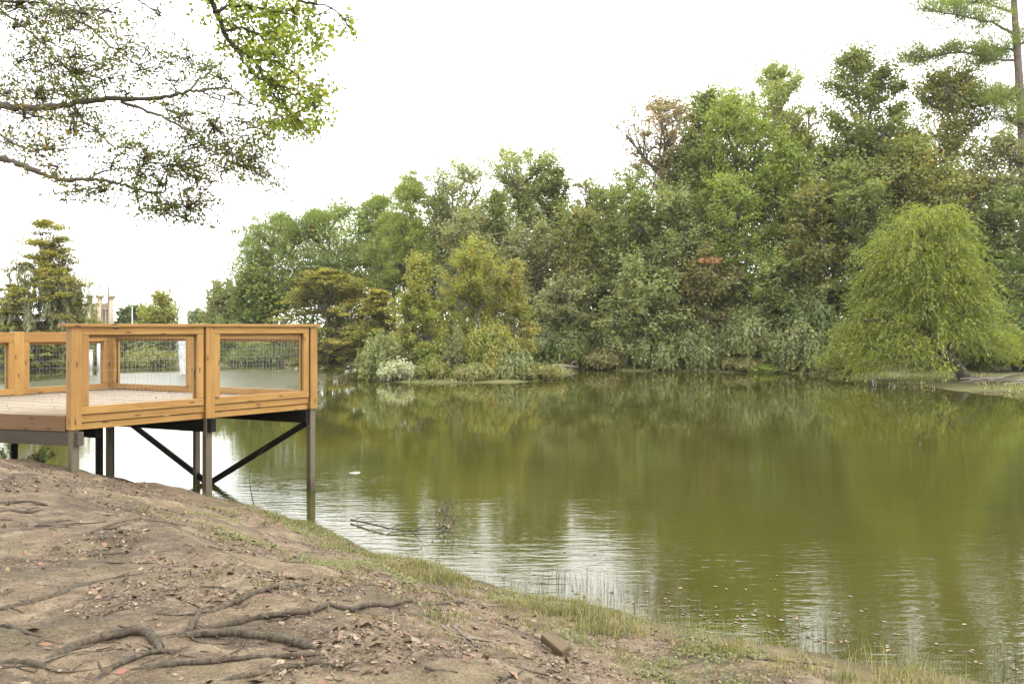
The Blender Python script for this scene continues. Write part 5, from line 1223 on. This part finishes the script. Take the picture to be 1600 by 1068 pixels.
# thin snag rising by the corner brace
root2 = W0(388, 760); q = Quads()
P = np.array([W0(398, 792) + [0, 0, -.05], W0(398, 792) + [-.06, 0, .25], W0(398, 792) + [-.09, 0, .5], W0(398, 792) + [.0, .02, .75], W0(398, 792) + [.18, .05, .95]]); q.tube(P, [.008, .007, .006, .005, .003], 5)
tag(q.build('snag', M['bark_dark'], None, W0(398, 792), True), 'thin bare snag curving up from the water between the deck posts', 'branch')
# floating pale leaf and scraps
q = Quads(); p = W0(554, 739); a = np.linspace(0, 2 * np.pi, 13)[:-1]
ring = np.stack([p[0] + .11 * np.cos(a), p[1] + .14 * np.sin(a), .012 + .006 * np.sin(a * 2)], -1); bot = ring * [1, 1, 0] + [0, 0, -.01]
cv = np.vstack([ring, bot, [[p[0], p[1], .02]]])
fa = [[24, i, (i + 1) % 12, 24] for i in range(12)]
me = bpy.data.meshes.new('floating_scrap'); me.from_pydata([tuple(v - p) for v in cv], [], [(24, i, (i + 1) % 12) for i in range(12)] + [(i, i + 12, (i + 1) % 12 + 12, (i + 1) % 12) for i in range(12)]); me.materials.append(plain_mat('pale_scrap', (.20, .19, .14), .6))
tag(link('floating_scrap', me, None, p), 'pale scrap floating alone on the open water', 'debris')
q = Quads(); n = 150; rng = np.random.default_rng(9)
px = np.concatenate([rng.uniform(620, 1600, 90), rng.uniform(1000, 1320, 60)]); py = np.interp(px, [600, 700, 900, 1100, 1250, 1400, 1600], [850, 885, 930, 972, 1000, 1020, 1050]) - rng.exponential(22, n)
P = np.array([W0(a_, b_) for a_, b_ in zip(px, py)]) + [0, 0, .006]
q.leaves(leaf_quads(rng, P, rand_dirs(rng, n) * [1, 1, .05], np.tile([0, 0, 1.], (n, 1)), rng.uniform(.03, .08, n), rng.uniform(.02, .05, n)))
tag(q.build('floating_leaves', M['litter']), 'small leaves floating along the near waterline', 'leaves', kind='stuff')

# leaf litter over the bank
rng = np.random.default_rng(14)
n = 110000
d = 2.6 + 10.5 * rng.random(n) ** 1.25; px = rng.uniform(-40, 1500, n); X = (px - CX) / F * d
Zt, ss = terrain(X, d, True)
patch = fbm(X * 1.3, d * 1.3, seed=51, octaves=3)
keep = (ss > .35) & (rng.random(n) < np.clip(.03 + patch * 1.5 + .55 * smooth(1.2, 2.4, ss) * (1 - smooth(2.6, 3.6, ss)) + .40 * (1 - smooth(4, 6.2, d)) * smooth(-2.2, .5, X), .05, 1))
P = np.stack([X, d, Zt + .008], -1)[keep]; n = len(P)
q = Quads(); U = rand_dirs(rng, n) * [1, 1, .35]; Nn = rand_dirs(rng, n) * .55 + [0, 0, 1]
big = rng.random(n) < .07
Ls = np.where(big, rng.uniform(.045, .085, n), rng.uniform(.01, .034, n)); Ws = Ls * rng.uniform(.3, .8, n)
U /= np.linalg.norm(U, axis=1)[:, None]; Vv = np.cross(U, Nn); Vv /= np.linalg.norm(Vv, axis=1)[:, None]; Nz = np.cross(Vv, U)
# curled leaves: two quads folded along the midrib
l = (Ls / 2)[:, None]; w = (Ws / 2)[:, None]; fold = (rng.uniform(-.1, .5, n))[:, None]
a0 = P - U * l; a1 = P + U * l; m0 = P - U * l * .25 - Nz * w * fold * .6; m1 = P + U * l * .35 - Nz * w * fold * .6
V = np.stack([a0, m0, m1, a1, P + Vv * w + Nz * w * fold, P - Vv * w + Nz * w * fold], 1)
ii = np.arange(n)[:, None] * 6
Fq = np.concatenate([ii + [0, 1, 2, 4], ii + [2, 3, 4, 4]], 1)
f1 = np.concatenate([ii + [0, 1, 2, 4]], 0); 
V2 = np.stack([a0, P + Vv * w + Nz * w * fold, a1, P - Nz * w * fold * .5, P - Vv * w + Nz * w * fold], 1)
jj = np.arange(n)[:, None] * 5
q.add(V2.reshape(-1, 3), np.concatenate([jj + [0, 3, 2, 1], jj + [0, 4, 2, 3]], 0))
tag(q.build('leaf_litter', M['litter']), 'fallen brown and reddish leaves scattered over the bank', 'leaves', kind='stuff')
# tiny twigs and bark crumbs
q = Quads(); n = 420
d = 2.8 + 8 * rng.random(n) ** 1.3; px = rng.uniform(-40, 1350, n); X = (px - CX) / F * d
Zt, ss = terrain(X, d, True); ok = ss > .5
for x, y, z in zip(X[ok], d[ok], Zt[ok]):
    a = rng.normal(0, .5) + (0 if rng.random() < .6 else 1.2); ln = .02 + rng.exponential(.04); dx, dy = math.cos(a) * ln, math.sin(a) * ln
    z2 = z + dy * .0
    q.tube(np.array([(x - dx, y - dy, tz(x - dx, y - dy) + .006), (x + rng.normal(0, .012), y, z + .008), (x + dx, y + dy, tz(x + dx, y + dy) + .005)]), rng.uniform(.0015, .004), 4)
tag(q.build('twig_litter', M['root_bark']), 'small broken twigs scattered in the leaf litter', 'twigs', kind='stuff')

# grass on the near bank
rng = np.random.default_rng(15)
n = 620000
X = rng.uniform(-8, 5.5, n); Y = rng.uniform(4.5, 15.5, n)
Zt, ss = terrain(X, Y, True)
pt = fbm(X * 1.6, Y * 1.6, seed=61, octaves=3); pt2 = fbm(X * 3, Y * 3, seed=62, octaves=2)
wsh = np.interp(X, [-6, -2.8, -1.2, .3, .8, 3], [.5, .75, 1.3, 2.1, 2.4, 2.4])
right = smooth(1.2, 2.6, X)
dens = np.where(ss < 0.0, 0, np.clip(1.25 - ss / wsh, 0, 1) ** .8 * np.clip(.72 + pt * .9, 0, 1) * (1 - .62 * right) * (1 - .35 * smooth(-1, -3, X) if False else 1))
dens += .5 * smooth(.35, .8, pt2) * (ss > 1) * (ss < 4.2) * smooth(-4, 0, X)
keep = rng.random(n) < dens
P = np.stack([X, Y, Zt - .005], -1)[keep]; s_ = ss[keep]; n = len(P)
tuft = np.clip(.75 + .9 * fbm(P[:, 0] * 4, P[:, 1] * 4, seed=64, octaves=2), .25, 1.7)
h = rng.uniform(.025, .11, n) * tuft * np.where(P[:, 0] < -1.2, .45, .64) * (.7 + .9 * np.exp(-((s_ - .6) / .5) ** 2)) * np.where(P[:, 0] > 1.5, .75, 1)
q = Quads(); q.add(*blades(rng, P, h, rng.uniform(.004, .010, n), .6))
tag(q.build('grass', G['grass']), 'thin green and straw coloured grass along the near waterline', 'grass', kind='stuff')
q = Quads(); n = 9000
X = rng.uniform(-1.6, 5.0, n); Y = rng.uniform(6.0, 11.0, n); Zt, ss = terrain(X, Y, True)
keep = (ss > -.05) & (ss < .9) & (rng.random(n) < np.clip(.5 + fbm(X * 2, Y * 2, seed=71), 0, 1)); P = np.stack([X, Y, np.maximum(Zt, -.05)], -1)[keep]; n = len(P)
q.add(*blades(rng, P, rng.uniform(.10, .26, n), rng.uniform(.002, .005, n), .45))
tag(q.build('dry_grass', G['straw']), 'dry straw coloured grass at the near waterline', 'grass', kind='stuff')
q = Quads(); n = 15000
X = rng.uniform(-.9, 4.6, n); Y = rng.uniform(6.3, 11.0, n); Zt, ss = terrain(X, Y, True)
keep = (ss > -.75) & (ss < .08) & (rng.random(n) < np.clip(.25 + 1.3 * fbm(X * 1.5, Y * 1.5, seed=73, octaves=2), 0, 1) * np.exp(ss * 1.4)); P = np.stack([X, Y, np.full(len(X), -.03)], -1)[keep]; n = len(P)
q.add(*blades(rng, P, rng.uniform(.06, .30, n), rng.uniform(.002, .005, n), .22))
tag(q.build('water_weeds', G['reed']), 'thin dark weed stems standing in the shallow water', 'weeds', kind='stuff')

# low broad leaved weeds among the grass and over the eroded lip
q = Quads(); n = 90000
X = rng.uniform(-4, 5, n); Y = rng.uniform(5.2, 14, n); Zt, ss = terrain(X, Y, True)
keep = (ss > .1) & (ss < 3.0) & (rng.random(n) < np.clip(fbm(X * 1.9 + 5, Y * 1.9, seed=81, octaves=3) * 1.5 - .15, 0, 1)); P = np.stack([X, Y, Zt + rng.uniform(.005, .05, len(X))], -1)[keep]; n = len(P)
q.leaves(leaf_quads(rng, P, rand_dirs(rng, n) * [1, 1, .4], rand_dirs(rng, n) * .5 + [0, 0, 1], rng.uniform(.018, .045, n), rng.uniform(.012, .028, n)))
tag(q.build('weeds', G['weed']), 'low green broad leaved weeds along the grassy lip of the bank', 'weeds', kind='stuff')

# leafy sprig on the bank under the deck
def sprig(label, px, py, d, n, w, h, seed):
    rng = np.random.default_rng(seed); b = at(px, py, d); b[2] = tz(b[0], b[1]) - .02
    root = thing('seedling', label, 'plant', b, 'seedlings under the deck'); q = Quads(); t = Quads()
    for k in range(9):
        e = b + np.array([rng.normal(0, w), rng.normal(0, .1), rng.uniform(.35, 1) * h]); t.tube(np.array([b, (b + e) / 2 + rng.normal(0, .03, 3), e]), [.006, .005, .003], 4)
        m = n // 9; p = b + (e - b) * rng.uniform(.3, 1.05, m)[:, None] + rng.normal(0, .035, (m, 3))
        q.leaves(leaf_quads(rng, p, rand_dirs(rng, m), rand_dirs(rng, m) + [0, -.6, .5], rng.uniform(.05, .09, m), rng.uniform(.04, .06, m)))
    q.build('leaves', G['vine_deep'], root, b); t.build('stem', M['bark_dark'], root, b)
sprig('dark leafy seedling on the bank under the deck beside the near post', 58, 712, 12.35, 90, .16, .22, 3)
sprig('cut off dark seedling under the deck at the left picture edge', 0, 708, 12.3, 60, .08, .28, 4)

# ------------------------------------------------------------------ far left: building, poles, fountain, log
M['stucco'] = plain_mat('stucco', (.38, .31, .215), .9, .06, 2); M['trim'] = plain_mat('trim', (.44, .36, .26), .8, .05, 3)
M['glass_dark'] = plain_mat('dark_window', (.16, .125, .09), .7, .2, 2); M['white_paint'] = plain_mat('white_paint', (.75, .75, .72), .5, .05, 4); M['roof'] = plain_mat('roof_shingle', (.20, .195, .19), .9, .25, 8)
M['grey_metal'] = plain_mat('grey_metal', (.20, .20, .20), .5, .1, 5, .5)
def bx(q, c, sx, sy, sz):
    x, y, z = c; v = [(x + a * sx / 2, y + b * sy / 2, z + cc * sz) for cc in (0, 1) for a, b in ((-1, -1), (1, -1), (1, 1), (-1, 1))]
    q.add(v, [[0, 3, 2, 1], [4, 5, 6, 7], [0, 1, 5, 4], [1, 2, 6, 5], [2, 3, 7, 6], [3, 0, 4, 7]])
D0 = 74.0
g0 = at(150, 560, D0); g0[2] = tz(g0[0], D0) - .2
bl = thing('building', 'cream building with square pilasters and tall dark windows behind the moss hung cypress', 'building', g0)
q = Quads(); xl, xr = at(100, 0, D0)[0], at(177, 0, D0)[0]; zt_ = at(0, 474, D0)[2]
k_ = (D0 + 8) / D0; v = [(x, y, z) for z in (g0[2], zt_) for x, y in ((xl, D0), (xr, D0), (xr * k_ - .3, D0 + 8), (xl * k_, D0 + 8))]  # back corners spread along the camera's sight lines, keeping the side wall hidden
q.add(v, [[0, 3, 2, 1], [4, 5, 6, 7], [0, 1, 5, 4], [1, 2, 6, 5], [2, 3, 7, 6], [3, 0, 4, 7]]); q.build('wall', M['stucco'], bl, g0)
for px_ in (108, 124, 141, 157, 175):
    q = Quads(); x = at(px_, 0, D0)[0]; bx(q, (x, D0 - .12, g0[2]), .30, .3, at(0, 466, D0)[2] - g0[2]); o = q.build('pilaster', M['trim'], bl, g0)
    q = Quads(); bx(q, (x, D0 - .12, at(0, 466, D0)[2] + .002), .46, .46, .14); bx(q, (x, D0 - .12, at(0, 466, D0)[2] + .144), .56, .56, .09); c_ = q.build('capital', M['trim'], None, g0); c_.location = (0, 0, 0); c_.parent = o
for a_, b_ in ((112, 121), (128, 137), (146, 153.5), (161, 171)):
    q = Quads(); x0, x1 = at(a_, 0, D0)[0], at(b_, 0, D0)[0]; z0, z1 = at(0, 540, D0)[2], at(0, 484, D0)[2]
    bx(q, ((x0 + x1) / 2, D0 - .02, z0), x1 - x0, .10, z1 - z0); o = q.build('window', M['glass_dark'], bl, g0)
    q = Quads()
    for xx in (x0, (x0 + x1) / 2, x1): bx(q, (xx, D0 - .05, z0), .06, .12, z1 - z0)
    bx(q, ((x0 + x1) / 2, D0 - .05, z1 + .002), x1 - x0 + .1, .14, .08); f_ = q.build('window_frame', M['trim'], None, g0); f_.location = (0, 0, 0); f_.parent = o
q = Quads(); b = at(169.5, 467, D0 + 1); bx(q, (b[0], b[1], zt_), .14, .14, at(0, 448, D0 + 1)[2] - zt_); q.build('vent_pipe', M['grey_metal'], bl, g0)
# low house with grey roof at the left edge
D1 = 72.0; g1 = at(-20, 560, D1); g1[2] = tz(g1[0], D1) - .2
hs_ = thing('house', 'low house with a grey shingle roof showing at the left edge behind the deck rail', 'house', g1)
q = Quads(); xl, xr = at(-90, 0, D1)[0], at(20, 0, D1)[0]; ze = at(0, 522, D1)[2]; zr = at(0, 500, D1)[2]
bx(q, ((xl + xr) / 2, D1 + 3, g1[2]), xr - xl, 6, ze - g1[2]); q.build('wall', M['stucco'], hs_, g1)
q = Quads(); q.add([(xl - .4, D1 - .4, ze), (xr + .4, D1 - .4, ze), (xr + .4, D1 + 6.4, ze), (xl - .4, D1 + 6.4, ze), (xl + .8, D1 + 3, zr), (xr - .8, D1 + 3, zr)], [[0, 1, 5, 4], [2, 3, 4, 5], [1, 2, 5, 5], [3, 0, 4, 4], [3, 2, 1, 0]])
me_ = bpy.data.meshes.new('roof'); me_.from_pydata([tuple(v - g1) for v in np.vstack(q.V)], [], [(0, 1, 5, 4), (2, 3, 4, 5), (1, 2, 5), (3, 0, 4), (3, 2, 1, 0)]); me_.materials.append(M['roof']); link('roof', me_, hs_)
# flagpole and dock posts
b = at(206.5, 560, 85); q = Quads(); z0 = tz(b[0], b[1]); q.tube(np.array([(b[0], b[1], z0 - .1), (b[0], b[1], z0 + 2), (b[0], b[1], at(0, 480, 85)[2])]), [.07, .06, .045], 8)
bx(q, (b[0], b[1], at(0, 480, 85)[2] + .0), .12, .12, .1)
tag(q.build('flagpole', M['white_paint'], None, (b[0], b[1], z0), True), 'slim white pole standing beyond the deck between the building and the cone tree', 'pole')
for px_, yt_, lb_ in ((154.5, 534, 'taller white post at the far shore seen just left of the corner railing post'), (142, 548, 'shorter white post at the far shore left of the taller white one')):
    b = at(px_, 575, 59.0); z0 = -.3; q = Quads(); zt2 = at(0, yt_, 59)[2]; bx(q, (b[0], 59.0, z0), .19, .19, zt2 - z0); bx(q, (b[0], 59.0, zt2 + .002), .26, .26, .07)
    tag(q.build('white_post', M['white_paint'], None, (b[0], 59.0, z0)), lb_, 'post', 'white posts at the far shore')

def spray_mat():
    m, nt, N, L = new_mat('spray')
    tc = N.new('ShaderNodeTexCoord'); f = noise(nt, mapping(nt, tc.outputs['Object'], (3, 3, .7)), 3, 5, .65)
    d = N.new('ShaderNodeBsdfDiffuse'); d.inputs['Color'].default_value = (.85, .87, .88, 1)
    tl = N.new('ShaderNodeBsdfTranslucent'); tl.inputs['Color'].default_value = (.85, .87, .88, 1)
    a = N.new('ShaderNodeMixShader'); L.new(d.outputs[0], a.inputs[1]); L.new(tl.outputs[0], a.inputs[2])
    tr = N.new('ShaderNodeBsdfTransparent'); b = N.new('ShaderNodeMixShader')
    L.new(ramp(nt, f, [(.35, (.15, .15, .15)), (.65, (.7, .7, .7))]), b.inputs[0]); L.new(tr.outputs[0], b.inputs[1]); L.new(a.outputs[0], b.inputs[2])
    out(nt, b.outputs[0]); return m
M['spray'] = spray_mat()
fb = at(286, 586, 52); fb[2] = 0
fr = thing('fountain', 'white fountain jet rising from the pond behind the deck railing', 'fountain', fb)
q = Quads(); rng = np.random.default_rng(3); hgt = at(0, 488, 52)[2]; u = np.linspace(0, 1, 14)[:, None]
q.tube(fb + u * np.array([0, 0, hgt]), .14 + .16 * np.sin(u[:, 0] * 2.6) * (1 + .2 * rng.normal(size=14)), 12); q.build('jet', M['spray'], fr, fb, True)
q = Quads(); n = 5200; h = rng.random(n) ** .7; rad = (.12 + .28 * h) * np.abs(rng.normal(0, 1, n)); th = rng.uniform(0, 6.28, n)
drift = np.where(h > .8, (h - .8) * 2.5, 0)
P = np.stack([fb[0] + np.cos(th) * rad + drift * rng.random(n), fb[1] + np.sin(th) * rad, .02 + h * hgt * rng.uniform(.55, 1.12, n)], -1)
q.leaves(leaf_quads(rng, P, rand_dirs(rng, n) * [.3, .3, 1], rand_dirs(rng, n), rng.uniform(.03, .09, n), rng.uniform(.012, .03, n)))
q.build('droplets', M['spray'], fr, fb)
# pale fallen log at the tip of the inlet
q = Quads(); p0, p1 = at(862, 571, 57), at(902, 570, 57.5); u = np.linspace(0, 1, 8)[:, None]
P = p0 + (p1 - p0) * u; P[:, 2] = .22 + .05 * np.sin(u[:, 0] * 4); q.tube(P, .15 - .06 * u[:, 0], 8); q.tube(np.array([P[5], P[5] + [.2, -.1, .3], P[5] + [.5, -.1, .4]]), [.05, .04, .02], 6)
tag(q.build('fallen_log', M['bark_pale'], None, P[0], True), 'pale fallen log lying on the waterline right of the peninsula', 'log')
# driftwood heap by the willow foot
q = Quads(); rng = np.random.default_rng(6); b = at(1575, 594, 42); zb_ = max(tz(b[0], 42), 0)
for k in range(16):
    a = b + np.array([rng.normal(0, .9), rng.normal(0, .6), 0]); an = rng.normal(0, .4); ln = rng.uniform(.3, .9); a[2] = zb_ + rng.uniform(.05, .3)
    q.tube(np.array([a - [math.cos(an) * ln, math.sin(an) * ln, .1], a, a + [math.cos(an) * ln, math.sin(an) * ln, rng.uniform(-.05, .2)]]), [.05, .045, .02], 6)
tag(q.build('driftwood', M['bark_pale'], None, b, True), 'tangle of pale driftwood sticks right of the willow foot', 'driftwood')
# orange dying bough in the wood
rng = np.random.default_rng(44); c = at(1106, 408, 55.2); b = at(1112, 430, 55.4)
root = thing('dead_branch', 'orange dying spray of leaves hanging in the middle of the wood', 'branch', b)
q = Quads(); q.tube(np.array([b + [0, 1.5, -.2], b, c]), [.05, .03, .01], 5); q.build('stem', M['bark_dark'], root, b, True)
q = Quads(); q.leaves(clump_leaves(rng, c[None] + rng.normal(0, .15, (4, 3)) * [2, .5, .6], np.array([.28, .2, .11]), 45, .18, .1)); q.build('leaves', G['red'], root, b)
